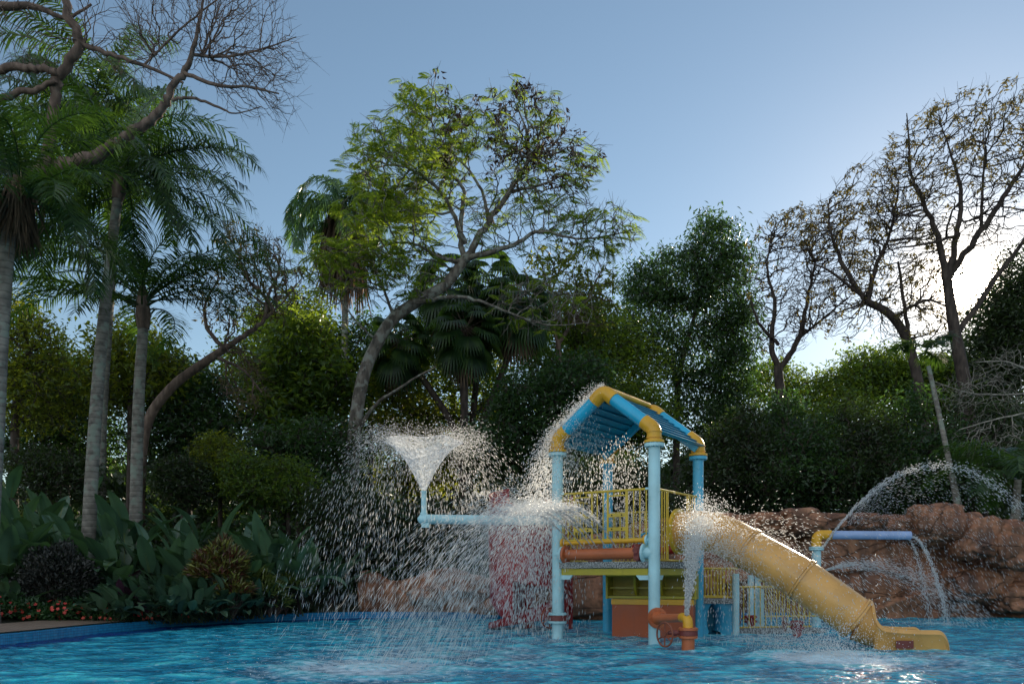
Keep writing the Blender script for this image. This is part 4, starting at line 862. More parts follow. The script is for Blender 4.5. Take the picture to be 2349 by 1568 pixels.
palm('palm_tree', 'shorter ringed palm with a spreading crown right of the tallest palm', [(309, 1400, 18.2, .135), (313, 1100, 18.2, .13), (319, 900, 18.2, .12), (329, 745, 18.2, .11)], (327, 655, 18.2),
     fronds(16, r_(5), 3.1, 0, 80, 75) + [(0, 48, 85, 3.9), (180, 45, 85, 3.9), (-10, 32, 62, 4.0), (170, 30, 62, 4.0), (22, 60, 95, 3.9), (158, 60, 95, 3.9), (0, 35, 70, 3.5), (-12, 20, 55, 3.5), (15, 50, 90, 3.4), (180, 30, 60, 3.5), (172, 15, 45, 3.5), (190, 50, 80, 3.3), (205, 12, 50, 2.7), (-30, 10, 50, 2.6), (150, 60, 70, 2.8), (30, 62, 70, 2.8), (-5, 5, 45, 2.9)], seed=4, sag=.6, ll=.5)
palm('palm_tree', 'high palm crown behind the bare boughs at the top left', [(228, 1380, 21, .15), (232, 1000, 21, .13), (246, 760, 21, .12), (258, 540, 21, .11), (232, 330, 21, .11)], (215, 205, 21),
     fronds(38, r_(8), 3.2, -50, 82, 80), seed=6, sag=1.1, ll=.65, plume=.45, w=.030, n=60)
palm('palm_tree', 'drooping queen palm with brown hanging skirt left of the feathery tree', [(790, 1150, 30, .125), (790, 900, 30, .12), (792, 640, 30, .115), (789, 520, 30, .12)], (787, 470, 30),
     [(a, e, d_, l) for a, e, d_, l in fronds(26, r_(9), 3.1, 10, 85, 150)], mat='palmfar', seed=9, sag=1.3, ll=.55, skirt=700, r_skirt=.62, skirt_len=3.0, w=.035)
palm('palm_tree', 'thin leaning palm with dark fronds behind the boulders at the far right', [(2200, 1170, 21, .08), (2165, 1000, 21.5, .065), (2130, 840, 22, .055)], (2118, 790, 22), fronds(4, r_(19), 1.0, 0, 60, 60), seed=21, shaft=False)
palm('palm_tree', 'low palm clump with arching dull fronds at the right edge behind the rocks', [(2330, 1180, 20, .09), (2335, 1100, 20, .08)], (2338, 1085, 20), fronds(14, r_(29), 2.4, 5, 75, 85), seed=22, shaft=False)
# fan palms
def fan_palm(label, trunk, crown, n, seed, R=.85, pet=.85):
    n = int(n * 1.25)
    rng = np.random.default_rng(seed); tp_ = ground_it(pix(trunk)); base = Vector(tp_[0][:3]); t = thing('fan_palm', label, 'palm tree', base, group='fan palms behind the feathery tree')
    MB().tube([Vector(p[:3]) - base for p in tp_], list(tp_[:, 3]), 14).build('trunk', M['barkd'], t, 60); c = np.array(P(*crown)) - np.array(base)
    live, dead, stem = [], [], []
    for i in range(n):
        az = i * 2.4 + rng.uniform(-.3, .3); e = 1.2 - 2.6 * (i + .5) / n; d = np.array([math.cos(az) * math.cos(e), math.sin(az) * math.cos(e), math.sin(e)]); hub = c + d * pet * rng.uniform(.8, 1.1) + np.array([0, 0, -.08])
        stem.append((c, hub)); nb = 22; an = np.linspace(-1.75, 1.75, nb); sd = np.cross(d, [0, 0, 1.]); sd /= np.linalg.norm(sd) + 1e-6; up = np.cross(sd, d)
        fwd_ = d * .8 + np.array([0, 0, -.35]); D = fwd_[None] * np.cos(an)[:, None] + sd[None] * np.sin(an)[:, None]; Rr = R * rng.uniform(.85, 1.1) * (.75 + .25 * np.cos(an))
        q = np.repeat(hub[None], nb, 0); m_ = q + D * (Rr * .6)[:, None]; tt = m_ + (D * .6 + np.array([0, 0, -.75])) * (Rr * .55)[:, None]; Wv = np.cross(D, up); Wv /= np.linalg.norm(Wv, axis=1, keepdims=True) + 1e-6; Wv = np.cross(D, np.cross(sd, fwd_)); Wv /= np.linalg.norm(Wv, axis=1, keepdims=True) + 1e-6
        V = np.stack([q - Wv * .008, q + Wv * .008, m_ + Wv * .045, m_ - Wv * .045, tt], 1).reshape(-1, 3); k = np.arange(nb)[:, None] * 5
        (dead if i > n * .90 else live).append((V, [k + np.array([[0, 1, 2, 3]]), k + np.array([[3, 2, 4]])]))
    V, Fl = merge(live); mesh_np('fan_leaves', V, Fl, M['palm'], t); V, Fl = merge(dead); mesh_np('dead_fan_leaves', V, Fl, M['dead'], t)
    a_, b2_ = np.array([s[0] for s in stem]), np.array([s[1] for s in stem]); V, Fq = prisms(a_, b2_, np.full(n, .016), np.full(n, .01), 4); mesh_np('leaf_stalks', V, [Fq], M['barkr'], t)
fan_palm('upright fan palm with dark straight trunk behind the leaning feathery tree', [(1067, 1120, 27, .135), (1065, 950, 27, .13), (1066, 800, 27, .13)], (1067, 755, 27), 30, 31)
fan_palm('fan palm on a trunk leaning steeply left behind the feathery tree', [(1062, 1090, 27.5, .13), (1045, 990, 27.5, .12), (985, 890, 27.5, .11), (935, 825, 27.5, .11)], (915, 780, 27.5), 28, 32, .85, .8)
fan_palm('fan palm on a trunk leaning right with brown shrivelled fans below', [(1078, 1100, 28, .12), (1110, 960, 28, .11), (1150, 860, 28, .10), (1180, 780, 28, .10)], (1185, 700, 28), 34, 33, .95, .9)
fan_palm('fan palm crown standing highest in the middle of the fan palm group', [(1064, 1100, 28.6, .12), (1062, 900, 28.6, .11), (1050, 700, 28.6, .11)], (1030, 665, 28.6), 34, 34, 1.0, .95)
fan_palm('fan palm crown right beside the highest one, under thin bare boughs', [(1074, 1100, 29, .12), (1090, 900, 29, .11), (1110, 720, 29, .11)], (1128, 655, 29), 30, 35, 1.0, .95)
# ------------------------------------------------------------------ bare and feathery trees
tree('bare_tree', 'big leafless tree reaching over the palms from the top left corner', 'tree',
     [(-190, 1380, 14.5, .30), (-110, 900, 14.5, .26), (-20, 560, 14.5, .22), (60, 420, 14.5, .19), (120, 385, 14.5, .17)],
     [[(110, 390, 14.5, .125), (170, 372, 14.5, .115), (240, 345, 14.4, .10), (305, 300, 14.3, .085), (350, 272, 14.2, .08), (382, 235, 14.1, .07), (400, 190, 14, .06), (425, 165, 14, .055), (440, 125, 13.9, .04), (455, 60, 13.8, .028), (470, -20, 13.8, .02)],
      [(420, 165, 14, .035), (490, 195, 13.8, .03), (570, 200, 13.8, .02), (640, 215, 13.8, .012)], [(395, 230, 14, .03), (440, 225, 14, .025), (500, 245, 14, .02), (540, 260, 14, .012), (600, 245, 14, .008)],
      [(440, 125, 14, .03), (520, 130, 14, .022), (610, 110, 14, .014), (680, 85, 14, .008)], [(-60, 700, 14.5, .14), (60, 520, 14.4, .10), (125, 240, 14.2, .09), (135, 180, 14.1, .085), (182, 95, 14, .08), (155, 30, 14, .07), (150, -60, 14, .06)],
      [(170, 95, 14, .05), (240, 120, 14, .04), (330, 150, 14, .03), (420, 190, 14, .02)], [(-120, 160, 14.3, .09), (-40, 165, 14.3, .08), (30, 155, 14.2, .07), (90, 158, 14.1, .06), (130, 165, 14, .06)],
      [(-60, 260, 14.3, .07), (10, 225, 14.2, .06), (80, 205, 14.1, .05), (128, 185, 14, .04)], [(-60, 20, 14, .09), (60, 12, 14, .06), (150, 40, 14, .03), (210, 10, 14, .02)],
      [(330, 150, 14, .02), (400, 80, 14, .018), (470, 20, 13.9, .014), (540, -30, 13.9, .01)], [(90, 390, 14.4, .05), (95, 520, 14.6, .04), (60, 570, 14.8, .03), (20, 600, 15, .02)]],
     [(560, 90, 135, 100, 14, 1.3, 430), (450, 60, 130, 90, 14, 1.2, 200), (590, 205, 100, 45, 14, 1.0, 150), (280, 60, 130, 80, 14, 1.2, 170), (80, 80, 120, 110, 14.2, 1, 150), (330, 130, 90, 60, 14, .8, 80), (-40, 330, 60, 130, 14.5, .8, 60)],
     bark='barkr', bf=.7, twig=.0045, expo=2.15, seed=41, rmax=.035, wob=.08)
sel_l = lambda p, rng: rng.random(len(p)) < np.clip(.62 - (p[:, 0] / p[:, 1] * F + CX - 900) / 600, .16, .62) * np.where((HY - (p[:, 2] - CH) / p[:, 1] * F) > 640, .5, 1)
sel_top = lambda p, rng: ((HY - (p[:, 2] - CH) / p[:, 1] * F) < 430) & ((p[:, 0] / p[:, 1] * F + CX) > 1000) & (rng.random(len(p)) < .55)
tree('feathery_tree', 'tall spreading tree with leaning grey trunk and sunlit feathery leaves in the centre', 'tree',
     [(803, 1150, 24, .225), (812, 1000, 24, .20), (832, 870, 24, .185), (866, 785, 24, .175), (905, 728, 24, .17), (960, 690, 24, .165), (1022, 652, 24, .155), (1062, 600, 24, .145)],
     [[(1060, 605, 24, .12), (1090, 560, 24, .105), (1122, 505, 24, .09), (1168, 440, 24, .075), (1208, 375, 24, .05), (1210, 310, 24, .035), (1190, 255, 24, .02)],
      [(1050, 600, 24, .09), (1120, 580, 23.6, .075), (1180, 562, 23.4, .06), (1240, 530, 23.2, .05), (1320, 548, 23, .03), (1400, 540, 23, .02), (1455, 525, 23, .01)],
      [(1062, 595, 24, .09), (1056, 530, 24.3, .075), (1062, 470, 24.5, .065), (1058, 425, 24.7, .05), (1000, 370, 25, .035), (960, 310, 25, .02), (930, 270, 25, .012)],
      [(1068, 560, 24, .07), (1030, 470, 23.6, .055), (985, 415, 23.4, .045), (920, 380, 23.2, .03), (860, 385, 23, .02), (820, 400, 23, .01)],
      [(1120, 505, 24, .06), (1108, 445, 24, .045), (1075, 390, 24, .035), (1020, 330, 24, .02), (990, 280, 24, .012)],
      [(1168, 440, 24, .05), (1240, 425, 24.2, .035), (1300, 400, 24.3, .02), (1365, 400, 24.3, .01)], [(1208, 375, 24, .03), (1260, 340, 24, .02), (1300, 290, 24, .01)],
      [(1060, 600, 24, .06), (1010, 590, 23.5, .045), (950, 560, 23.2, .035), (890, 560, 23, .022), (830, 590, 23, .012)],
      [(905, 728, 24, .05), (880, 665, 23.8, .04), (858, 620, 23.6, .03), (800, 575, 23.5, .02)], [(866, 785, 24, .04), (820, 740, 23.5, .03), (780, 690, 23.3, .02), (720, 650, 23.2, .01)],
      [(960, 695, 24, .07), (1030, 680, 23.4, .055), (1100, 690, 23, .04), (1180, 722, 22.8, .03), (1260, 745, 22.6, .02), (1350, 740, 22.6, .01)], [(812, 1000, 24, .07), (860, 930, 23.4, .05), (930, 880, 23, .035), (1000, 840, 22.8, .02)]],
     [(900, 400, 110, 110, 23.6, 2.2, 330), (1000, 290, 120, 75, 24.2, 2.2, 280), (1200, 290, 110, 80, 24, 2.0, 230), (1280, 400, 110, 110, 24, 2.2, 330), (1080, 400, 180, 120, 24, 2.4, 330), (900, 530, 130, 90, 23.4, 2.2, 300), (1370, 530, 100, 55, 23.2, 1.3, 240),
      (1180, 520, 150, 70, 23.8, 2.0, 200), (780, 620, 100, 70, 23.4, 1.5, 170), (1240, 700, 130, 70, 22.8, 1.2, 260), (920, 640, 100, 60, 23.2, 1.5, 110)],
     bark='bark', leaf=feather(2, .46, 11, sel_l, .10), leafmat_='feather', bf=.6, twig=.009, expo=2.25, seed=43, rmax=.07, wob=.08, extra=[('seed_pods', tufts(7, .16, .6, sel_top), 'pod')])
edge_top = lambda p, rng: rng.random(len(p)) < .6
TB = 'bare_tree'
tree(TB, 'dark twiggy tree with brown leaf tufts right of the dense green tree', 'tree', [(1812, 1130, 31, .20), (1800, 960, 31, .18), (1788, 880, 31, .17), (1785, 840, 31, .16)],
     [[(1786, 850, 31, .12), (1770, 790, 31, .10), (1778, 700, 31, .07), (1760, 620, 31, .045), (1770, 540, 31, .02)], [(1788, 850, 31, .12), (1830, 780, 31, .10), (1850, 700, 31, .07), (1870, 600, 31, .04)], [(1785, 790, 31, .07), (1740, 740, 30.5, .05), (1720, 680, 30.3, .02)], [(1830, 780, 31, .06), (1900, 720, 31, .04), (1950, 680, 31, .02)]],
     [(1800, 620, 95, 130, 31, 2.2, 640), (1790, 760, 75, 70, 31, 1.6, 220), (1870, 690, 80, 90, 31, 1.6, 260), (1820, 530, 80, 45, 31, 1.6, 120, .8), (1890, 590, 70, 90, 31, 1.8, 190)], bark='barkd', tips_only=True, leaf=tufts(12, .16, .9, lambda p, rng: (rng.random(len(p)) < np.clip(((p[:, 2] - CH) / p[:, 1] * F - 730) / 130, .04, .6))), leafmat_='olive_leaf', bf=.65, twig=.010, expo=2.2, seed=44, rmax=.12, wob=.07)
tree(TB, 'leafless spreading tree in front of the bright sky left of the sun', 'tree', [(2135, 1130, 29, .20), (2110, 900, 29, .18), (2080, 780, 29, .16), (2040, 720, 29, .14), (1985, 690, 29, .12)],
     [[(1985, 690, 29, .10), (1960, 650, 29, .09), (1930, 600, 29, .07), (1905, 530, 29, .045), (1900, 470, 29, .02)], [(1990, 690, 29, .09), (2010, 610, 29, .07), (2040, 540, 29, .05), (2060, 440, 29, .03)], [(1980, 680, 29, .06), (1900, 620, 29, .04), (1850, 600, 29, .02)], [(2050, 730, 29, .07), (2120, 690, 28.5, .05), (2170, 700, 28, .03)], [(2100, 860, 29, .08), (2075, 700, 29, .06), (2060, 600, 29, .04)]],
     [(1960, 530, 90, 110, 29, 2.2, 420), (2060, 560, 110, 130, 29, 2.2, 480), (1960, 690, 110, 80, 29, 1.8, 280), (2100, 740, 100, 70, 29, 1.6, 260), (1990, 430, 70, 60, 29, 1.6, 150, .8), (1890, 520, 60, 60, 29, 1.6, 120), (2130, 640, 70, 90, 29, 1.8, 180)], bark='barkd', tips_only=True, leaf=tufts(10, .16, .28), leafmat_='olive_leaf', bf=.65, twig=.010, expo=2.2, seed=45, rmax=.11, wob=.07)
tree(TB, 'tallest dark bare tree at the right edge with its fork before the sun', 'tree', [(2240, 1150, 28, .24), (2215, 900, 28, .22), (2190, 760, 28, .19), (2172, 640, 28, .15)],
     [[(2172, 650, 28, .12), (2150, 540, 28, .10), (2120, 470, 28, .07), (2090, 400, 28, .05), (2085, 320, 28, .03), (2080, 260, 28, .015)], [(2172, 645, 28, .12), (2195, 540, 28, .09), (2205, 450, 28, .07), (2190, 380, 28, .04), (2160, 290, 28, .02)],
      [(2175, 640, 28, .12), (2250, 530, 28, .10), (2310, 440, 28, .08), (2360, 360, 28, .05), (2400, 280, 28, .03)], [(2200, 760, 28, .10), (2300, 620, 28, .08), (2370, 520, 28, .05)], [(2250, 530, 28, .06), (2255, 420, 28, .04), (2260, 330, 28, .02)], [(2200, 540, 28, .06), (2120, 560, 27.5, .04), (2050, 570, 27.5, .02)]],
     [(2140, 350, 110, 95, 28, 2.6, 330), (2290, 320, 110, 80, 28, 2.6, 300), (2180, 490, 150, 120, 28, 2.8, 430), (2320, 480, 100, 140, 28, 2.4, 330), (2230, 640, 90, 60, 28, 1.6, 110), (2080, 430, 80, 100, 28, 2, 200), (2260, 270, 140, 40, 28, 2, 180, .8)], bark='barkd', tips_only=True, leaf=tufts(11, .15, .9, lambda p, rng: (rng.random(len(p)) < np.clip(((p[:, 2] - CH) / p[:, 1] * F - 800) / 350, .06, .50))), leafmat_='olive_leaf', bf=.65, twig=.010, expo=2.2, seed=46, rmax=.12, wob=.07)
tree('bare_tree', 'slender tree with leaning dark limb and brown seed tufts right of the shorter palm', 'tree', [(318, 1150, 21, .14), (335, 980, 21, .13), (392, 890, 21, .12), (470, 830, 21, .11), (515, 800, 21, .10)],
     [[(510, 805, 21, .08), (560, 770, 21, .065), (605, 735, 21, .05), (615, 680, 21, .04), (640, 620, 21, .02)], [(515, 800, 21, .06), (480, 760, 21, .05), (470, 700, 21, .035), (500, 640, 21, .02)], [(610, 730, 21, .04), (660, 680, 21, .02), (690, 640, 21, .01)], [(500, 820, 21, .05), (560, 850, 21, .03), (600, 900, 21, .02)]],
     [(610, 630, 80, 100, 21, 1.6, 330), (500, 680, 60, 90, 21, 1.4, 160), (560, 870, 50, 90, 21, 1.2, 120), (560, 560, 70, 40, 21, 1.2, 90)], bark='barkr', leaf=tufts(6, .14, .3), leafmat_='olive_leaf', bf=.6, twig=.008, expo=2.25, seed=47, rmax=.05, wob=.08)
tree('bare_tree', 'thin bare tree with yellow brown pods right behind the feathery tree', 'tree', [(1290, 1130, 30, .13), (1285, 900, 30, .11), (1280, 780, 30, .10)], [[(1280, 790, 30, .07), (1260, 700, 30, .05), (1290, 600, 30, .03)], [(1280, 790, 30, .07), (1340, 700, 30, .05), (1380, 620, 30, .02)]],
     [(1300, 640, 110, 80, 30, 2, 340), (1350, 700, 70, 70, 30, 1.6, 170)], bark='barkr', leaf=tufts(7, .24, .42), leafmat_='leafC', bf=.6, twig=.009, expo=2.25, seed=48, rmax=.05, wob=.08)
tree('dead_branches', 'pale leafless branches hanging before the dark trees at the right edge', 'tree', [(2420, 1180, 20, .10), (2400, 1000, 20, .08), (2385, 900, 20, .06)], [[(2385, 900, 20, .02), (2300, 905, 20, .02), (2220, 900, 20, .012), (2130, 870, 20, .006)], [(2385, 940, 20, .02), (2290, 960, 20, .02), (2200, 985, 20, .012)], [(2380, 860, 20, .03), (2310, 830, 20, .02), (2240, 830, 20, .01)]],
     [(2250, 900, 110, 55, 20, .8, 170), (2280, 1000, 90, 40, 20, .7, 100), (2310, 830, 60, 40, 20, .6, 60)], bark='twig', bf=.35, twig=.005, expo=2.3, seed=49, rmax=.02, wob=.10)
# ------------------------------------------------------------------ leafy trees
def leafy(label, trunk, ells, lm, leafL=.16, n=16, rad=.26, seed=1, bark='barkd', name='leafy_tree', cat='tree', twig=.010, group=None, droop=.3, w=.42, **k):
    return tree(name, label, cat, trunk, (), ells, bark=bark, leaf=broad(n, rad, leafL, droop, w), leafmat_=lm, bf=.35, twig=twig, expo=2.3, seed=seed, rmax=.10, wob=.12, group=group, **k)
leafy('dense dark green tree with pointed top standing behind the tower roof', [(1552, 1130, 38, .16), (1552, 950, 38, .14), (1560, 850, 38, .12), (1600, 700, 38, .07), (1640, 560, 38, .03)],
      [(1640, 570, 62, 85, 38, 1.3, 190), (1560, 640, 95, 75, 38, 1.6, 260), (1650, 700, 80, 90, 38, 1.6, 230), (1490, 730, 80, 90, 38, 1.6, 230), (1590, 820, 110, 90, 38, 1.8, 330), (1680, 860, 60, 80, 38, 1.4, 150), (1690, 610, 40, 60, 38, .9, 60), (1628, 505, 16, 24, 38, .4, 16), (1470, 650, 50, 50, 38, 1.1, 80), (1600, 950, 120, 70, 38, 1.6, 260), (1700, 760, 45, 80, 38, 1.2, 120)], 'leafA', .24, 16, .34, 51, droop=.55, w=.32)
bg_trees = [
 ('sunlit yellow green tree behind the far left palm', [(30, 1130, 23, .12), (40, 900, 23, .10), (70, 800, 23, .08)], [(60, 800, 90, 90, 23, 1.5, 220), (20, 900, 90, 90, 23, 1.5, 200), (120, 900, 70, 90, 23, 1.4, 170), (20, 720, 60, 50, 23, 1.1, 90)], 'leafC', .15, 14),
 ('dark round tree between the tallest palm and the left edge', [(150, 1130, 27, .13), (150, 950, 27, .10)], [(140, 900, 85, 90, 27, 1.8, 260), (80, 1010, 100, 90, 26, 1.6, 260), (200, 1000, 90, 90, 27, 1.8, 240)], 'leafA', .19, 15),
 ('broad yellow green leaved tree directly behind the shorter palm', [(300, 1130, 24, .11), (300, 900, 24, .09)], [(300, 800, 90, 70, 24, 1.4, 190), (350, 860, 80, 70, 24, 1.4, 180), (250, 880, 60, 80, 24, 1.3, 120)], 'leafC', .20, 11),
 ('dark bushy tree behind the leaning limb right of the shorter palm', [(430, 1130, 26, .12), (440, 950, 26, .10)], [(430, 900, 80, 80, 26, 1.6, 230), (470, 1000, 100, 90, 25, 1.6, 280), (380, 1010, 80, 90, 25, 1.5, 220), (500, 930, 50, 80, 26, 1.2, 110)], 'leafA', .18, 15),
 ('mid green tree with large drooping leaves left of the queen palm trunk', [(690, 1130, 27, .13), (690, 900, 27, .10)], [(690, 790, 90, 75, 27, 1.8, 240), (640, 860, 80, 70, 27, 1.7, 200), (740, 880, 90, 90, 27, 1.8, 260), (650, 960, 90, 80, 26.5, 1.7, 240)], 'leafB', .26, 11),
 ('dark dense tree filling the gap between the queen palm and the funnel of water', [(650, 1150, 24, .12), (680, 1050, 24, .09)], [(640, 1050, 90, 75, 24, 1.5, 260), (740, 1040, 90, 90, 24, 1.6, 280), (700, 1120, 130, 60, 23, 1.3, 260), (560, 1120, 70, 60, 23, 1.2, 120)], 'leafA', .17, 15),
 ('sunlit yellow green tree under the fan palms', [(930, 1130, 29, .12), (940, 950, 29, .09)], [(960, 1080, 130, 60, 29, 1.4, 260), (1120, 1060, 90, 70, 29, 1.4, 200), (930, 950, 90, 80, 29, 1.8, 260), (1010, 1010, 90, 80, 29, 1.7, 230), (900, 850, 60, 60, 29, 1.5, 120), (1150, 930, 60, 70, 30, 1.5, 130)], 'leafC', .18, 13),
 ('dark glossy tree between the fan palms and the tower roof', [(1230, 1150, 25, .14), (1230, 1000, 25, .12)], [(1220, 930, 110, 80, 25, 1.8, 330), (1150, 1030, 100, 70, 24.5, 1.5, 270), (1290, 1030, 110, 80, 24.5, 1.6, 300), (1320, 880, 80, 70, 25, 1.6, 230)], 'leafA', .17, 16),
 ('green tree with sunlit upper leaves behind the gable apex', [(1400, 1150, 27, .14), (1400, 950, 27, .12)], [(1390, 780, 80, 70, 27, 1.6, 210), (1440, 850, 90, 80, 27, 1.7, 260), (1340, 790, 60, 80, 27, 1.5, 160), (1400, 960, 110, 90, 26, 1.7, 330), (1470, 960, 90, 80, 26, 1.6, 230)], 'leafB', .17, 15),
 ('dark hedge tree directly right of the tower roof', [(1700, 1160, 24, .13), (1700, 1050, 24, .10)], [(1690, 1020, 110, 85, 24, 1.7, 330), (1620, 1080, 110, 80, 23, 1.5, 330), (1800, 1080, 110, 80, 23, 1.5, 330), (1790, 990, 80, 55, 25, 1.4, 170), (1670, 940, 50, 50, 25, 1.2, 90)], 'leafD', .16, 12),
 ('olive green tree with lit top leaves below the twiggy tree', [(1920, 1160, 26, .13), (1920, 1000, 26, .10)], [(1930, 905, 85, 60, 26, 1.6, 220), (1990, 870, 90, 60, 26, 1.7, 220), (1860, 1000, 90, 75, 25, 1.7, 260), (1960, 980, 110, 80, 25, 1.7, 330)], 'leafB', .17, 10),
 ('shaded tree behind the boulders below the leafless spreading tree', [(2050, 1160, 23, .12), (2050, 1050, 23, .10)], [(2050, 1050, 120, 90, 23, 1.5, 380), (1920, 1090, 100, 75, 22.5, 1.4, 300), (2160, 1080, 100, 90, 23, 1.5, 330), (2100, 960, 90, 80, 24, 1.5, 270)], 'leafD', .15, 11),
 ('dark brownish tree at the right edge under the sun', [(2300, 1160, 25, .15), (2300, 900, 25, .12)], [(2310, 800, 60, 120, 25, 1.6, 300), (2330, 650, 45, 80, 25, 1.3, 140), (2260, 900, 80, 90, 25, 1.6, 300), (2320, 1000, 100, 90, 24, 1.5, 330), (2230, 1040, 90, 90, 24, 1.5, 300), (2200, 850, 55, 80, 25, 1.2, 160), (2270, 740, 50, 80, 25, 1.2, 170), (2340, 760, 50, 130, 25, 1.2, 200)], 'leafD', .16, 16),
 ('mid green tree between the leafless trees right of the olive tree', [(2150, 1150, 27, .12), (2150, 950, 27, .10)], [(2140, 890, 80, 65, 27, 1.4, 200), (2080, 872, 70, 45, 27, 1.2, 120), (2190, 880, 50, 55, 27, 1.2, 100), (2010, 865, 60, 40, 27, 1.2, 80)], 'leafB', .18, 13)]
bg_trees += [
 ('tall mid green tree behind the leaning limb and the queen palm', [(610, 1130, 31, .13), (620, 900, 31, .10)], [(620, 760, 70, 70, 31, 1.8, 200), (560, 840, 70, 70, 31, 1.8, 180), (700, 720, 60, 50, 31, 1.5, 120), (640, 900, 120, 90, 31, 1.8, 300)], 'leafB', .19, 13),
 ('dark tall tree filling the view behind the leaning grey trunk', [(850, 1130, 32, .13), (850, 900, 32, .10)], [(840, 800, 80, 80, 32, 1.8, 230), (760, 830, 70, 90, 32, 1.8, 220), (920, 830, 70, 80, 32, 1.8, 200), (840, 960, 130, 100, 32, 1.8, 380)], 'leafA', .19, 14),
 ('green tree behind the fan palm trunks', [(1040, 1130, 33, .13), (1040, 900, 33, .10)], [(1000, 800, 90, 80, 33, 1.9, 230), (1120, 800, 90, 80, 33, 1.9, 230), (1060, 930, 140, 90, 33, 1.9, 350)], 'leafB', .20, 12),
 ('tall green tree left of the dense pointed tree', [(1290, 1130, 33, .13), (1290, 900, 33, .10)], [(1260, 780, 80, 90, 33, 1.9, 240), (1350, 740, 70, 70, 33, 1.8, 180), (1300, 880, 130, 80, 33, 1.9, 320)], 'leafB', .20, 13),
 ('dark tree closing the gap between the two ringed palms and the left edge', [(100, 1130, 31, .13), (100, 950, 31, .10)], [(90, 860, 110, 70, 31, 1.8, 260), (230, 880, 90, 70, 31, 1.8, 220), (400, 880, 90, 60, 31, 1.8, 220)], 'leafA', .19, 14),
 ('bushy tree right of the dense pointed tree under the twigs', [(1790, 1130, 33, .12), (1790, 950, 33, .09)], [(1760, 875, 70, 55, 33, 1.5, 190), (1850, 900, 80, 50, 33, 1.4, 160), (2000, 840, 80, 50, 33, 1.4, 140), (2100, 850, 70, 50, 33, 1.4, 130)], 'leafB', .19, 12)]
def push(tr_, el, k): return [(a[0], a[1], a[2] * k, a[3] * k) for a in tr_], [(e[0], e[1], e[2], e[3], e[4] * k, e[5] * 1.2, *e[6:]) for e in el]
for i, (lab, tr_, el, lm, LL, n) in enumerate(bg_trees):
    k = 1.0
    if tr_[0][0] > 1350:
        k = max(1.0, (50.0 if tr_[0][0] > 1600 else 37.0) / tr_[0][2]); tr_, el = push(tr_, el, k)
    leafy(lab, tr_, el, lm, LL * k ** .8, int(n * k ** .5), .27 * k, 60 + i)
for i, (px, lm, lab) in enumerate([(1690, 'leafD', 'low dark bushy tree right behind the tower and the first boulders'), (1830, 'leafA', 'low bushy tree standing round the foot of the twiggy tree'), (1975, 'leafD', 'low dark tree behind the rocks left of the water arc'), (2110, 'leafA', 'low bushy tree behind the top of the water arc'), (2260, 'leafD', 'low dark tree behind the boulders at the far right')]):
    leafy(lab, [(px, 1160, 26, .08), (px, 1060, 26, .06)], [(px, 1050, 85, 70, 26, 1.4, 200), (px + 60, 1110, 70, 60, 25.5, 1.2, 150), (px - 60, 1110, 60, 60, 25.5, 1.2, 130), (px + [20, -35, 45, -10, 30][i], [975, 940, 985, 930, 960][i], 42, 48, 26, .8, 60), (px - [40, -50, 30, -60, 50][i], [1000, 990, 950, 985, 925][i], 26, 40, 26, .6, 30)], lm, .17, 14, .26, 130 + i)
# small sunlit shrubs in front of the trees, left of the funnel
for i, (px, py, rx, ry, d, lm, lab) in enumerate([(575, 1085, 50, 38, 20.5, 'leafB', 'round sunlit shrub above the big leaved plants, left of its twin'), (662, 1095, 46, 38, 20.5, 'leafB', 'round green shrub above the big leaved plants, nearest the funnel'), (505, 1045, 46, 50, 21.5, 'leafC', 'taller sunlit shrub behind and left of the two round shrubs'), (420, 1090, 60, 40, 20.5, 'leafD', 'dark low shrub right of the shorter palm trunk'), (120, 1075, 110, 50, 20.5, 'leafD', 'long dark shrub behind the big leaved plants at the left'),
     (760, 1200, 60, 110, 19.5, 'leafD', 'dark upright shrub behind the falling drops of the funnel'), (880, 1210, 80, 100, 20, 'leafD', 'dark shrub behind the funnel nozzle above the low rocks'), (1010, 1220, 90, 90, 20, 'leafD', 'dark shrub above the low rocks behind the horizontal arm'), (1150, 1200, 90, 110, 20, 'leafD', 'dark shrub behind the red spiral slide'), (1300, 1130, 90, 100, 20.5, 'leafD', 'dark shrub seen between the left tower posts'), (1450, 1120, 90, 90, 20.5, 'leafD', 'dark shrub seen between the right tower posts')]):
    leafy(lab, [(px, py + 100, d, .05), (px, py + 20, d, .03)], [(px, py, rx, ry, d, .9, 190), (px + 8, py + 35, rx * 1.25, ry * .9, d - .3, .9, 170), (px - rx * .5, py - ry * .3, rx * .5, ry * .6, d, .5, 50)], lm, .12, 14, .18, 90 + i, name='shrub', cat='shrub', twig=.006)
# distant wood closing the view behind the trees (one mass nobody could count)
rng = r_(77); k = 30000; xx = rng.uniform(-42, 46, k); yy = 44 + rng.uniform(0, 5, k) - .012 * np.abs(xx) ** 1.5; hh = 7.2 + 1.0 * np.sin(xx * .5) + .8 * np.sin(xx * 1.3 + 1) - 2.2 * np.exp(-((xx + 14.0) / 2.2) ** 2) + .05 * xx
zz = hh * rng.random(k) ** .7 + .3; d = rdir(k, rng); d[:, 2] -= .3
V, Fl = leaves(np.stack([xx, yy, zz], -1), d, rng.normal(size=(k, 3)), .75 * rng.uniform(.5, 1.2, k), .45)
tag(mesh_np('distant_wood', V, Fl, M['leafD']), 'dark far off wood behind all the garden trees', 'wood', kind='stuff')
rng = r_(78); k = 26000; xx = rng.uniform(-22, 26, k); yy = 30.5 + rng.uniform(0, 2.5, k) - .02 * np.abs(xx) ** 1.4; hh = 3.4 + .5 * np.sin(xx * .9) + .4 * np.sin(xx * 2.3 + 1) + .02 * xx
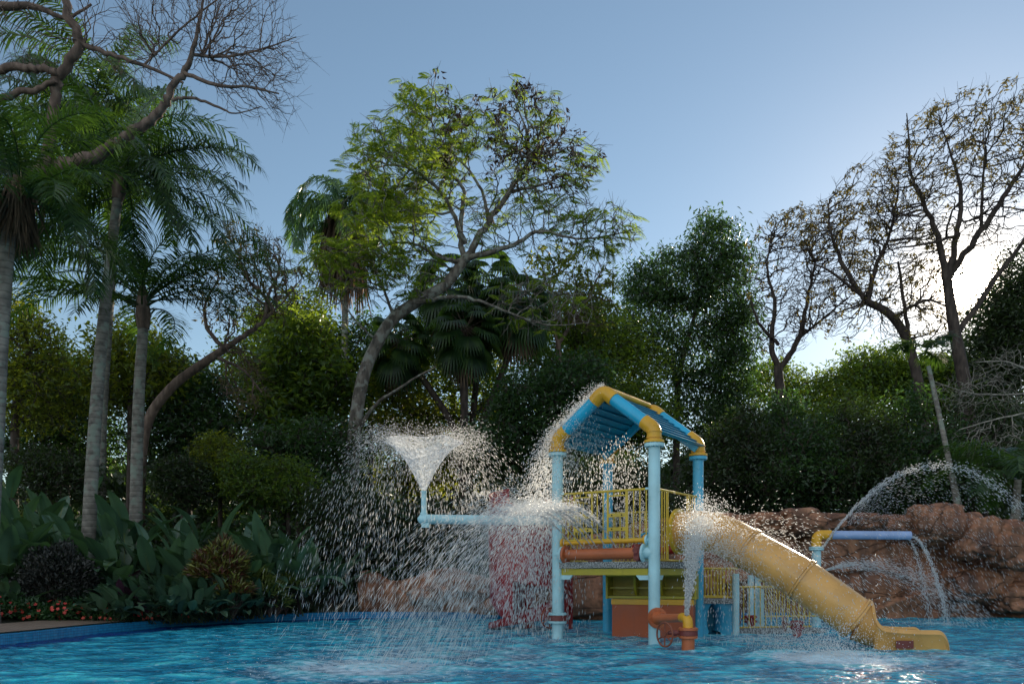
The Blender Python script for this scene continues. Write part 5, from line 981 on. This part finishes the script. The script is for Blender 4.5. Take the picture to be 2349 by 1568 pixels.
zz = .3 + hh * rng.random(k) ** .8; d = rdir(k, rng); d[:, 2] -= .3
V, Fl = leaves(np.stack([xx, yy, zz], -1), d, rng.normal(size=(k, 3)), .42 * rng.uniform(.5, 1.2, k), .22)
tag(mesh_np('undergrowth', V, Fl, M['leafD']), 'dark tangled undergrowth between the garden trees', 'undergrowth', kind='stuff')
rng = r_(79); k = 15000; xx = rng.uniform(-13, 7, k); yy = 19.3 + rng.uniform(0, 1.6, k); zz = .5 + (1.5 + .4 * np.sin(xx * 1.7) + .3 * np.sin(xx * 3.9)) * rng.random(k) ** .8; d = rdir(k, rng); d[:, 2] -= .3
V, Fl = leaves(np.stack([xx, yy, zz], -1), d, rng.normal(size=(k, 3)), .20 * rng.uniform(.5, 1.2, k), .10)
tag(mesh_np('low_undergrowth', V, Fl, M['leafA']), 'low dark ground cover under the round shrubs behind the big leaved plants', 'ground cover', kind='stuff')
# ------------------------------------------------------------------ big leaved border on the left
def paddle_leaf(base, az, lean, pet, L, Wd, droop, rng, tear=0.0):
    """one stalk + one long oval blade with a midrib fold"""
    d0 = np.array([math.cos(az) * math.sin(lean), math.sin(az) * math.sin(lean), math.cos(lean)]); j = base + d0 * pet; sd = np.array([-math.sin(az), math.cos(az), 0.]) ; out_ = np.array([math.cos(az), math.sin(az), 0.])
    ns2 = 9; e = PI / 2 - lean; pos = j.copy(); V = []
    for i in range(ns2):
        s = i / (ns2 - 1); ee = e - droop * s ** 1.2; t_ = out_ * math.cos(ee) + np.array([0, 0, 1.]) * math.sin(ee)
        if i: pos = pos + t_ * L / (ns2 - 1)
        wv = Wd * (max(0.0, math.sin(PI * min(1, .06 + .94 * s) ** .85)) ** .75) * .5; nn = np.cross(t_, sd); nn = nn / np.linalg.norm(nn); nn = -nn if nn[2] < 0 else nn
        wob = .04 * Wd * math.sin(9 * s + az * 3)
        V += [pos - sd * wv + nn * (wv * .30 + wob), pos - sd * wv * .5 + nn * wv * .20, pos, pos + sd * wv * .5 + nn * wv * .20, pos + sd * wv + nn * (wv * .30 - wob)]
    Fq = [(5 * i + a, 5 * i + a + 1, 5 * i + 6 + a, 5 * i + 5 + a) for i in range(ns2 - 1) for a in range(4)]
    C_ = np.array(V).reshape(ns2, 5, 3)[:, 2]; wr = np.linspace(.014, .004, ns2)[:, None] * Wd / .25; up_ = np.array([0, 0, .006]); R_ = np.stack([C_ - sd * wr + up_, C_ + sd * wr + up_], 1).reshape(-1, 3)
    return (np.array(V), [np.array(Fq)]), (base, j), (R_, [np.array([(2 * a, 2 * a + 1, 2 * a + 3, 2 * a + 2) for a in range(ns2 - 1)])])
def plant(name, label, cat, loc_, n, h, L, Wd, mat, seed, lean=(.15, .9), droop=(.3, 1.1), group=None, face=None, stem='leafD', spread=.15):
    rng = np.random.default_rng(seed); base = np.array([loc_[0], loc_[1], gz(loc_[0], loc_[1]) - .03]); t = thing(name, label, cat, base, group=group); bl, stl, ribs = [], [], []
    for i in range(n):
        f = i / max(1, n - 1); az = rng.uniform(0, 2 * PI) if face is None or rng.random() < .35 else rng.normal(face, 1.0)
        le = lean[0] + (lean[1] - lean[0]) * rng.random() ** .8; b0 = np.array([*(rng.normal(size=2) * spread), 0.]); pt = h * rng.uniform(.45, 1.0)
        (a, s_, mr_) = paddle_leaf(b0, az, le, pt, L * rng.uniform(.7, 1.15), Wd * rng.uniform(.75, 1.15), rng.uniform(*droop), rng); bl.append(a); stl.append(s_); ribs.append(mr_)
    V, Fl = merge(bl); mesh_np('leaves', V, Fl, M[mat], t, smooth=True)
    V, Fl = merge(ribs); mesh_np('midribs', V, Fl, M['lime'], t)
    V, Fq = prisms(np.array([s[0] for s in stl]), np.array([s[1] for s in stl]), np.full(n, .018 * max(.3, L)), np.full(n, .010 * max(.3, L)), 5); mesh_np('stalks', V, [Fq], M[stem], t, smooth=True)
    return t
def gp(px, d): q = P(px, HY, d); return (q.x, q.y)
FACE = -PI / 2
where_ = ['at the left edge', 'just left of the tallest palm trunk', 'between the two ringed palms', 'right of the shorter palm', 'above the red and yellow croton', 'beside the falling drops']
big = [(20, 17.2, 1.75), (75, 16.6, 1.6), (130, 17.4, 1.7), (165, 15.9, 1.35), (245, 17.0, 1.7), (290, 16.6, 1.85), (340, 17.0, 1.75), (400, 17.2, 1.7), (455, 17.4, 1.6), (505, 17.0, 1.55), (560, 17.5, 1.45), (610, 17.3, 1.35), (655, 17.8, 1.45), (700, 18.2, 1.4), (370, 16.0, 1.2), (300, 15.8, 1.1), (440, 16.2, 1.15), (60, 15.6, 1.2), (5, 15.0, 1.1), (640, 17.1, 1.15), (695, 17.6, 1.1), (530, 16.6, 1.1), (230, 15.6, 1.05)]
ORD = ['leftmost', 'second from the left', 'third from the left', 'fourth from the left', 'fifth from the left', 'sixth from the left', 'seventh from the left', 'eighth from the left', 'ninth from the left', 'tenth from the left', 'eleventh from the left', 'twelfth from the left', 'thirteenth from the left', 'fourteenth from the left', 'fifteenth from the left']
def big_lab(i, px, d):
    tall = big[i][2] > 1.3; o = sorted([b_[0] for b_ in big if (b_[2] > 1.3) == tall]).index(px)
    return ('tall' if tall else 'shorter') + ' green paddle leaved clump, ' + ORD[o] + (' in the back row of the border' if tall else ' in the front row of the border')
for i, (px, d, h) in enumerate(big):
    plant('paddle_leaf_plant', big_lab(i, px, d), 'plant', gp(px, d), 16, h, .92, .30, 'paddle', 200 + i, (.10, 1.05), (.1, 1.3), 'big paddle leaved plants in the left border', FACE)
low = [(215, 14.9), (285, 14.9), (335, 15.2), (385, 15.3), (430, 15.4), (475, 15.7), (520, 16.0), (560, 16.3), (350, 14.9), (250, 14.6), (500, 15.6), (590, 16.6), (15, 14.4), (410, 15.0), (455, 15.2)]
for i, (px, d) in enumerate(low):
    plant('striped_leaf_plant', 'low silvery striped leaved plant, ' + ORD[sorted(q[0] for q in low).index(px)] + ' of those behind the flower mounds', 'plant', gp(px, d - .35), 24, .60, .46, .16, 'stripe', 260 + i, (.2, 1.15), (.2, 1.2), 'low striped leaved plants in the left border', FACE, spread=.2)
for i, (px, d, n, L) in enumerate([(180, 14.9, 3, .5), (285, 14.6, 5, .5), (330, 14.4, 4, .48), (175, 15.6, 4, .7)]):
    plant('purple_leaf_plant', ['small plant with few purple leaves left of the tallest palm foot', 'plant with dull purple leaves low before the tallest palm', 'plant with purple leaves just above the orange flowers', 'tall purple leaved plant against the tallest palm trunk'][i], 'plant', gp(px, d), n, [.6, .5, .35, 1.1][i], L, .15, 'purple', 290 + i, (.2, 1.2), (.2, .9), None, FACE)
def bush(name, label, cat, px, d, rx, ry, z, n, L, w, mat, seed, up=.3, extra=None):
    rng = np.random.default_rng(seed); x, y = gp(px, d); g = gz(x, y); base = np.array([x, y, g]); t = thing(name, label, cat, base); k = n
    dd = rdir(k, rng); dd[:, 2] = np.abs(dd[:, 2]); lump = 1 + .22 * np.sin(dd[:, 0] * 5 + seed) * np.cos(dd[:, 2] * 6 + seed); pos = dd * (.35 + .65 * rng.random((k, 1)) ** .5) * lump[:, None] * np.array([rx, rx * .8, ry]) + np.array([0, 0, z])
    D = dd * .8 + rdir(k, rng) * .7 + np.array([0, 0, up]); V, Fl = leaves(pos, D, rng.normal(size=(k, 3)) * .5 + np.array([0, -.5, .8]), L * rng.uniform(.6, 1.3, k), L * w); mesh_np('leaves', V, Fl, M[mat], t)
    ks = 40; a_ = rdir(ks, rng); a_[:, 2] = np.abs(a_[:, 2]); V, Fq = prisms(np.zeros((ks, 3)), a_ * np.array([rx, rx * .8, ry]) * .75 + np.array([0, 0, z]), np.full(ks, .012), np.full(ks, .005), 4); mesh_np('stems', V, [Fq], M['barkd'], t)
    if extra:
        nm, mt, kk, sz = extra; d2 = rdir(kk, rng); d2[:, 2] = np.abs(d2[:, 2]); d2[:, 1] = -np.abs(d2[:, 1]); c = d2 * np.array([rx, rx * .8, ry]) * 1.02 + np.array([0, 0, z])
        for i in range(kk):
            a5 = np.arange(5) * 2 * PI / 5 + rng.random(); nrm_ = Vector(d2[i] + np.array([0, -.4, .2])).normalized(); u = nrm_.cross(Vector((0.1, .2, 1))).normalized(); v_ = nrm_.cross(u)
            Dp = np.array([list(u * math.cos(q) + v_ * math.sin(q)) for q in a5]); V, Fl = leaves(np.repeat(c[i][None], 5, 0), Dp, np.repeat(np.array(nrm_)[None], 5, 0), sz, sz * .95, -.15); mesh_np(nm, V, Fl, M[mt], t)
    return t
bush('dark_shrub', 'almost black fine leaved shrub at the left behind the pink flowers', 'shrub', 130, 14.5, .75, 1.05, .35, 5200, .075, .5, 'blackish', 301)
bush('croton_bush', 'red and yellow leaved croton bush high in the border', 'shrub', 500, 15.4, .52, .62, .78, 1500, .17, .22, 'croton', 302, .5)
bush('croton_bush', 'smaller dark red croton bush below the high croton', 'shrub', 535, 15.3, .35, .35, .45, 600, .15, .22, 'croton', 303, .5)
for i, (px, d, r, z) in enumerate([(592, 16.2, .26, .65), (618, 16.1, .26, .40), (655, 16.8, .28, .50), (690, 17.1, .22, .45), (635, 16.3, .22, .20)]):
    bush('lime_plant', ['upper left lime green spiky plant by the white stake', 'lime green spiky plant directly above the white stake', 'largest lime green spiky plant right of the white stake', 'rightmost lime green spiky plant beside the falling drops', 'lowest lime green spiky plant right of the white stake'][i], 'plant', px, d, r, r, z, 260, .20, .14, 'lime', 310 + i, .35)
fl = [(-12, 13.6, 'petal', 'leftmost low flower mound with a few pink flowers'), (35, 13.9, 'petal', 'pink flowered mound on the brick paving, second from the left'), (85, 14.0, 'petal', 'pink flowered mound before the almost black shrub'), (135, 14.1, 'petal', 'pink flowered mound left of the tallest palm foot'), (185, 14.3, 'petal', 'pink flowered mound in front of the tallest palm foot'), (232, 14.4, 'petal', 'pink flowered mound below the purple leaves'),
      (280, 14.5, 'petal', 'orange red flowered mound below the striped leaves'), (325, 14.7, 'petal', 'orange red flowered mound, densest in flower'), (370, 15.0, 'petal', 'orange red flowered mound right of the densest one'), (425, 15.3, 'petal', 'rightmost but one red flowered mound'), (470, 15.6, 'petal', 'rightmost small red flowered mound'), ]
for i, (px, d, mt, lab) in enumerate(fl): bush('flower_mound', lab, 'flowers', px, d, .40, .34, .06, 900, .075, .6, 'impat', 330 + i, .2, ('flower', mt, 14 + (i * 5) % 9, .034))
# a few green plants behind the rocks on the right
for i, (px, d) in enumerate([(2170, 19.3), (2075, 19.4), (2300, 19.4), (1985, 19.4)]):
    plant('rock_top_plant', ['upright green leaf plant on the rocks beside the largest boulder', 'small leafy plant behind the rock wall left of the largest boulder', 'leafy plant behind the rocks at the right edge', 'small leafy plant on the rock wall below the water arc'][i], 'plant', gp(px, d), 7, .4, .42, .13, 'paddle', 400 + i, (.1, .8), (.1, .7))
# ------------------------------------------------------------------ water in the air
GR = 9.81
def drops(name, label, segs, parent=None, mat='drop'):
    """segs: list of (pos(n,3), vel(n,3), radius(n), stretch seconds)"""
    P_, D_, R_, S_2 = [np.concatenate(a) for a in zip(*segs)]
    k = len(P_); sp = np.linalg.norm(D_, axis=1, keepdims=True) + 1e-6; T = D_ / sp; hl = np.maximum(R_ * 1.1, sp[:, 0] * S_2)[:, None]
    ref = np.where(np.abs(T[:, 2:3]) < .9, [[0, 0, 1.]], [[1., 0, 0]]); A = np.cross(T, ref); A /= np.linalg.norm(A, axis=1, keepdims=True); B = np.cross(T, A); R2 = R_[:, None]
    V = np.stack([P_ + T * hl, P_ + A * R2, P_ + B * R2, P_ - A * R2, P_ - B * R2, P_ - T * hl], 1); V[..., 2] = np.maximum(V[..., 2], -.02)
    q = np.arange(k)[:, None] * 6; Fq = np.concatenate([q + np.array([f]) for f in ((0, 1, 2), (0, 2, 3), (0, 3, 4), (0, 4, 1), (5, 2, 1), (5, 3, 2), (5, 4, 3), (5, 1, 4))])
    o = mesh_np(name, V.reshape(-1, 3), [Fq], M[mat], smooth=True); tag(o, label, 'water spray', 'streams and sprays of water', 'stuff'); return o
def ball(p0, v0, t, rng, jit=0.0, r=(.003, .007), st=.004, pj=0.0, drag=0.0):
    k = len(t); p0 = np.broadcast_to(np.asarray(p0, float), (k, 3)); v0 = np.broadcast_to(np.asarray(v0, float), (k, 3)) + rng.normal(size=(k, 3)) * jit
    tt = t[:, None]; g = np.array([0, 0, -GR]); e = v0 * tt if drag == 0 else v0 * (1 - np.exp(-drag * tt)) / drag; v = (v0 if drag == 0 else v0 * np.exp(-drag * tt)) + g * tt; p = p0 + e + .5 * g * tt ** 2 + rng.normal(size=(k, 3)) * pj
    m_ = p[:, 2] > -.01; return p[m_], v[m_], rng.uniform(*r, m_.sum()), np.full(m_.sum(), st)
rng = r_(500)
# funnel: thin sheet + rain of drops all round
NZ = np.array(NOZ); k = 10000; az = rng.uniform(0, 2 * PI, k); vr = rng.uniform(.95, 2.15, k) * (1 + .12 * np.sin(az * 7)); vz = rng.normal(4.05, .22, k); t = rng.uniform(.30, 1.18, k) ** 1.0
v0 = np.stack([np.cos(az) * vr, np.sin(az) * vr, vz], -1); vr2 = 1.85
A1 = ball(NZ, v0, t, rng, .10, (.0016, .0036), .0085); k = 3500; az = rng.uniform(0, 2 * PI, k); vr = rng.normal(1.75, .18, k); v0 = np.stack([np.cos(az) * vr, np.sin(az) * vr, rng.normal(4.25, .2, k)], -1)
A2 = ball(NZ, v0, rng.uniform(.25, .62, k), rng, .12, (.002, .0042), .0075)
drops('water_spray', 'rain of drops falling all round from the funnel shaped jet left of the tower', [A1, A2])
V = []; nA, nT = 72, 18
for j in range(nT):
    t_ = .005 + .36 * j / (nT - 1)
    for i in range(nA):
        a_ = 2 * PI * i / nA; rip = 1 + (.05 * math.sin(a_ * 9 + j) + .05 * noise.noise(Vector((a_ * 3, j * .5, 0)))) * j / nT; V.append((NZ[0] + math.cos(a_) * (.035 + 1.75 * t_) * rip, NZ[1] + math.sin(a_) * (.035 + 1.75 * t_) * rip, NZ[2] + 4.05 * t_ - .5 * GR * t_ * t_ + .02 * rip * math.sin(a_ * 5) * j / nT))
Fq = [(j * nA + i, j * nA + (i + 1) % nA, (j + 1) * nA + (i + 1) % nA, (j + 1) * nA + i) for j in range(nT - 1) for i in range(nA)]
tag(mesh_np('water_funnel', V, [Fq], M['film'], smooth=True), 'clear funnel shaped sheet of water standing on the upright nozzle', 'water jet', 'streams and sprays of water')
# fan of jets from the orange pipe
segs = []
for i in (1, 3, 5, 6, 8, 10):
    s = 0.22 + i * .078; o_ = TO + U * s + Vector((0, 0, 1.34)); base_v = np.array(-VV * 4.0 + Vector((0, 0, 3.25)) + U * (-.05 - .25 * (1 - i / 13)))
    k = 1800; t = .14 + .88 * rng.random(k) ** .75; sc_ = rng.normal(.97, .08, (k, 1)); segs.append(ball(np.array(o_), base_v * sc_, t, rng, .21, (.0013, .0030), .010, .006))
    k = 700; t = .12 + .45 * rng.random(k); segs.append(ball(np.array(o_), base_v, t, rng, .10, (.003, .006), .007, .006))
    k = 420; t = rng.uniform(0, .26, k); segs.append(ball(np.array(o_), base_v, t, rng, .03, (.003, .006), .008, .003))
drops('water_spray', 'broad fan of sunlit drops arching left from the orange pipe into the pool', segs)
# second fan from the inner pipe
segs = []
for i in range(8):
    o_ = TO + U * (.62 + i * .12) + VV * 1.0 + Vector((0, 0, 1.42)); k = 260; t = rng.uniform(0, 1.0, k); segs.append(ball(np.array(o_), np.array(-U * 2.6 - VV * .2 + Vector((0, 0, 3.1))), t, rng, .18, (.0025, .005), .005, .006))
drops('water_spray', 'thin jets thrown left from the red pipe inside the tower railing', segs)
# roof waterfall
segs = []; Aw = TO + U * (S / 2) + Vector((0, 0, ZA + .10)); Ew = TO + Vector((0, 0, ZE + .12))
k = 7000; f = rng.random(k)[:, None] ** .8; o_ = np.array(Aw) * (1 - f) + np.array(Ew) * f; vv = np.array(-U)[None] * (.35 + 1.25 * rng.random((k, 1)) ** 1.4) + np.array([0, 0, 1.]) * rng.uniform(-.2, 1.3, (k, 1)) * (1.1 - f) + np.array(VV)[None] * rng.normal(size=(k, 1)) * .45
t = rng.uniform(0, .95, k) ** 1.2; segs.append(ball(o_, vv, t, rng, .18, (.0025, .007), .005, .03))
k = 3800; o_ = np.array(Ew) + rng.normal(size=(k, 3)) * .05; vv = np.array(-U)[None] * rng.uniform(.1, 1.3, (k, 1)) + np.array([0, 0, 1.]) * rng.uniform(-.5, .6, (k, 1)) + np.array(VV)[None] * rng.normal(size=(k, 1)) * .4; segs.append(ball(o_, vv, rng.uniform(0, .80, k), rng, .12, (.003, .008), .005, .02))
k = 2600; f = rng.random(k)[:, None]; o_ = np.array(Aw) * (1 - f) + np.array(Ew) * f; segs.append(ball(o_, np.array(-U) * .25 + np.array([0, 0, .5]), rng.uniform(0, .22, k), rng, .15, (.004, .009), .003, .02))
drops('water_spray', 'foaming water pouring off the left slope of the blue roof', segs)
# drips inside the tower
k = 2600; o_ = np.array(TO) + np.array(U) * rng.uniform(.05, .95, (k, 1)) + np.array(VV) * rng.uniform(.1, 1.3, (k, 1)); o_[:, 2] = rng.uniform(1.3, 3.1, k); keep = rng.random(k) < np.clip(1.1 - np.abs(o_[:, 2] - 2.3) * .55, .2, 1); o_ = o_[keep]
drops('water_spray', 'drops falling under the blue roof inside the tower', [(o_, np.tile([0, 0, -4.0], (len(o_), 1)) + rng.normal(size=(len(o_), 3)) * .2, rng.uniform(.003, .006, len(o_)), np.full(len(o_), .005))])
segs = []
for (px, d, vx, vz) in ((1428, 12.9, .25, 4.3), (1446, 13.0, -.15, 4.0), (1442, 13.0, .35, 4.2), (1470, 13.1, .05, 3.6)):
    o_ = np.array(P(px, 1258, d)); k = 260; segs.append(ball(o_, [vx, 0, vz], rng.uniform(0, .85, k), rng, .06, (.003, .007), .004, .006))
drops('water_spray', 'thin upright jets curling over inside the tower railing', segs)
# outlet jet
gw = TO + U * g_.x + VV * g_.y; o_ = np.array((gw.x - .02, gw.y, .46)); k = 9000; t = rng.uniform(0, .80, k) ** 1.25
v0 = np.array([.62, .95, 5.0]) + rng.normal(size=(k, 3)) * np.array([.30, .25, .30]); s1 = ball(o_, v0, t, rng, .05, (.003, .008), .005, .01)
k = 7500; o2 = np.array(P(1655, 1270, 11.3)) + rng.normal(size=(k, 3)) * np.array([.12, .15, .10]); v0 = np.array([1.7, -.15, 1.3]) + rng.normal(size=(k, 3)) * np.array([1.15, .35, .95]); s2 = ball(o2, v0, rng.uniform(0, .75, k), rng, 0, (.002, .0045), .007)
drops('water_spray', 'powerful jet from the yellow outlet elbow bursting over the tube slide', [s1, s2])
# right hand fountain jets
of = np.array(P(1886, 1256, 15.2)); k = 1900; t = 1.15 * rng.random(k) ** 1.2; s1 = ball(of, np.array([3.7, -.3, 5.45]), t, rng, .09, (.003, .006), .005, .01, .0)
k = 3200; sl_ = rng.uniform(.55, 1, (k, 1)); s2 = ball(of, np.array([3.6, -.2, 5.3]) * sl_, rng.uniform(.2, 1.1, k), rng, .16, (.0018, .0036), .006)
drops('water_spray', 'high arc of drops flying right from the yellow elbow over the rock wall', [s1, s2])
k = 3200; of2 = np.array(P(1884, 1310, 15.2)); s1 = ball(of2, np.array([4.3, -.3, 1.6]), rng.uniform(0, .72, k), rng, .35, (.002, .004), .006)
k = 900; s2 = ball(of2, np.array([-2.2, -.6, 2.0]), rng.uniform(0, .6, k), rng, .35, (.003, .006), .005)
drops('water_spray', 'flat fan of drops spraying right below the faded blue pipe', [s1, s2])
k = 900; oe = np.array((rc.x + 1.76, rc.y, zt - .03)); t = rng.uniform(0, .60, k); s1 = ball(oe, np.array([1.15, -.1, .05]), t, rng, .05, (.004, .008), .006, .012)
k = 500; s2 = ball(oe - np.array([.08, 0, .03]), np.array([.75, -.1, 0]), rng.uniform(0, .6, k), rng, .07, (.003, .006), .006, .012)
drops('water_spray', 'stream falling from the open end of the faded blue pipe', [s1, s2])
segs = []
for px, vz_ in ((1082, 1.9), (1098, 2.0), (1114, 1.9), (1128, 1.8), (1143, 1.7)):
    for sx_ in (-.35, .35): segs.append(ball(np.array(P(px, 1150, 15.6)), [sx_, 0, vz_], rng.uniform(0, .34, 110), rng, .04, (.003, .006), .004, .006))
drops('water_spray', 'row of small curling jets just above the horizontal pale arm', segs)
# splashes on the surface
def splash(x, y, r, k, vz, label, h=.3):
    a = rng.uniform(0, 2 * PI, k); rad = np.abs(rng.normal(size=k)) * r; o_ = np.stack([x + np.cos(a) * rad, y + np.sin(a) * rad, np.zeros(k)], -1)
    v = np.stack([np.cos(a) * .5, np.sin(a) * .5, np.abs(rng.normal(size=k)) * vz], -1); s_ = ball(o_, v, rng.random(k) * .25, rng, .15, (.002, .006), .004); drops('water_splash', label, [s_])
splash(3.75, 9.5, .36, 7000, 1.9, 'white boiling splash on the water before the slide exit')
splash(3.5, 10.6, .30, 1600, 2.6, 'upward splash under the lower end of the tube slide')
splash(-1.5, 8.5, .70, 2200, .9, 'scattered splashing where the broad fan of drops lands')
splash(8.35, 15.6, .16, 500, .8, 'small splash under the falling pipe stream at the right')
splash(-1.4, 13.6, 1.6, 3200, .5, 'fine splashing under the funnel of drops')
splash(2.7, 13.9, .35, 1100, 1.9, 'splash by the low yellow fence under the slide')
splash(1.0, 11.8, .9, 1300, .6, 'fine splashing round the feet of the tower')
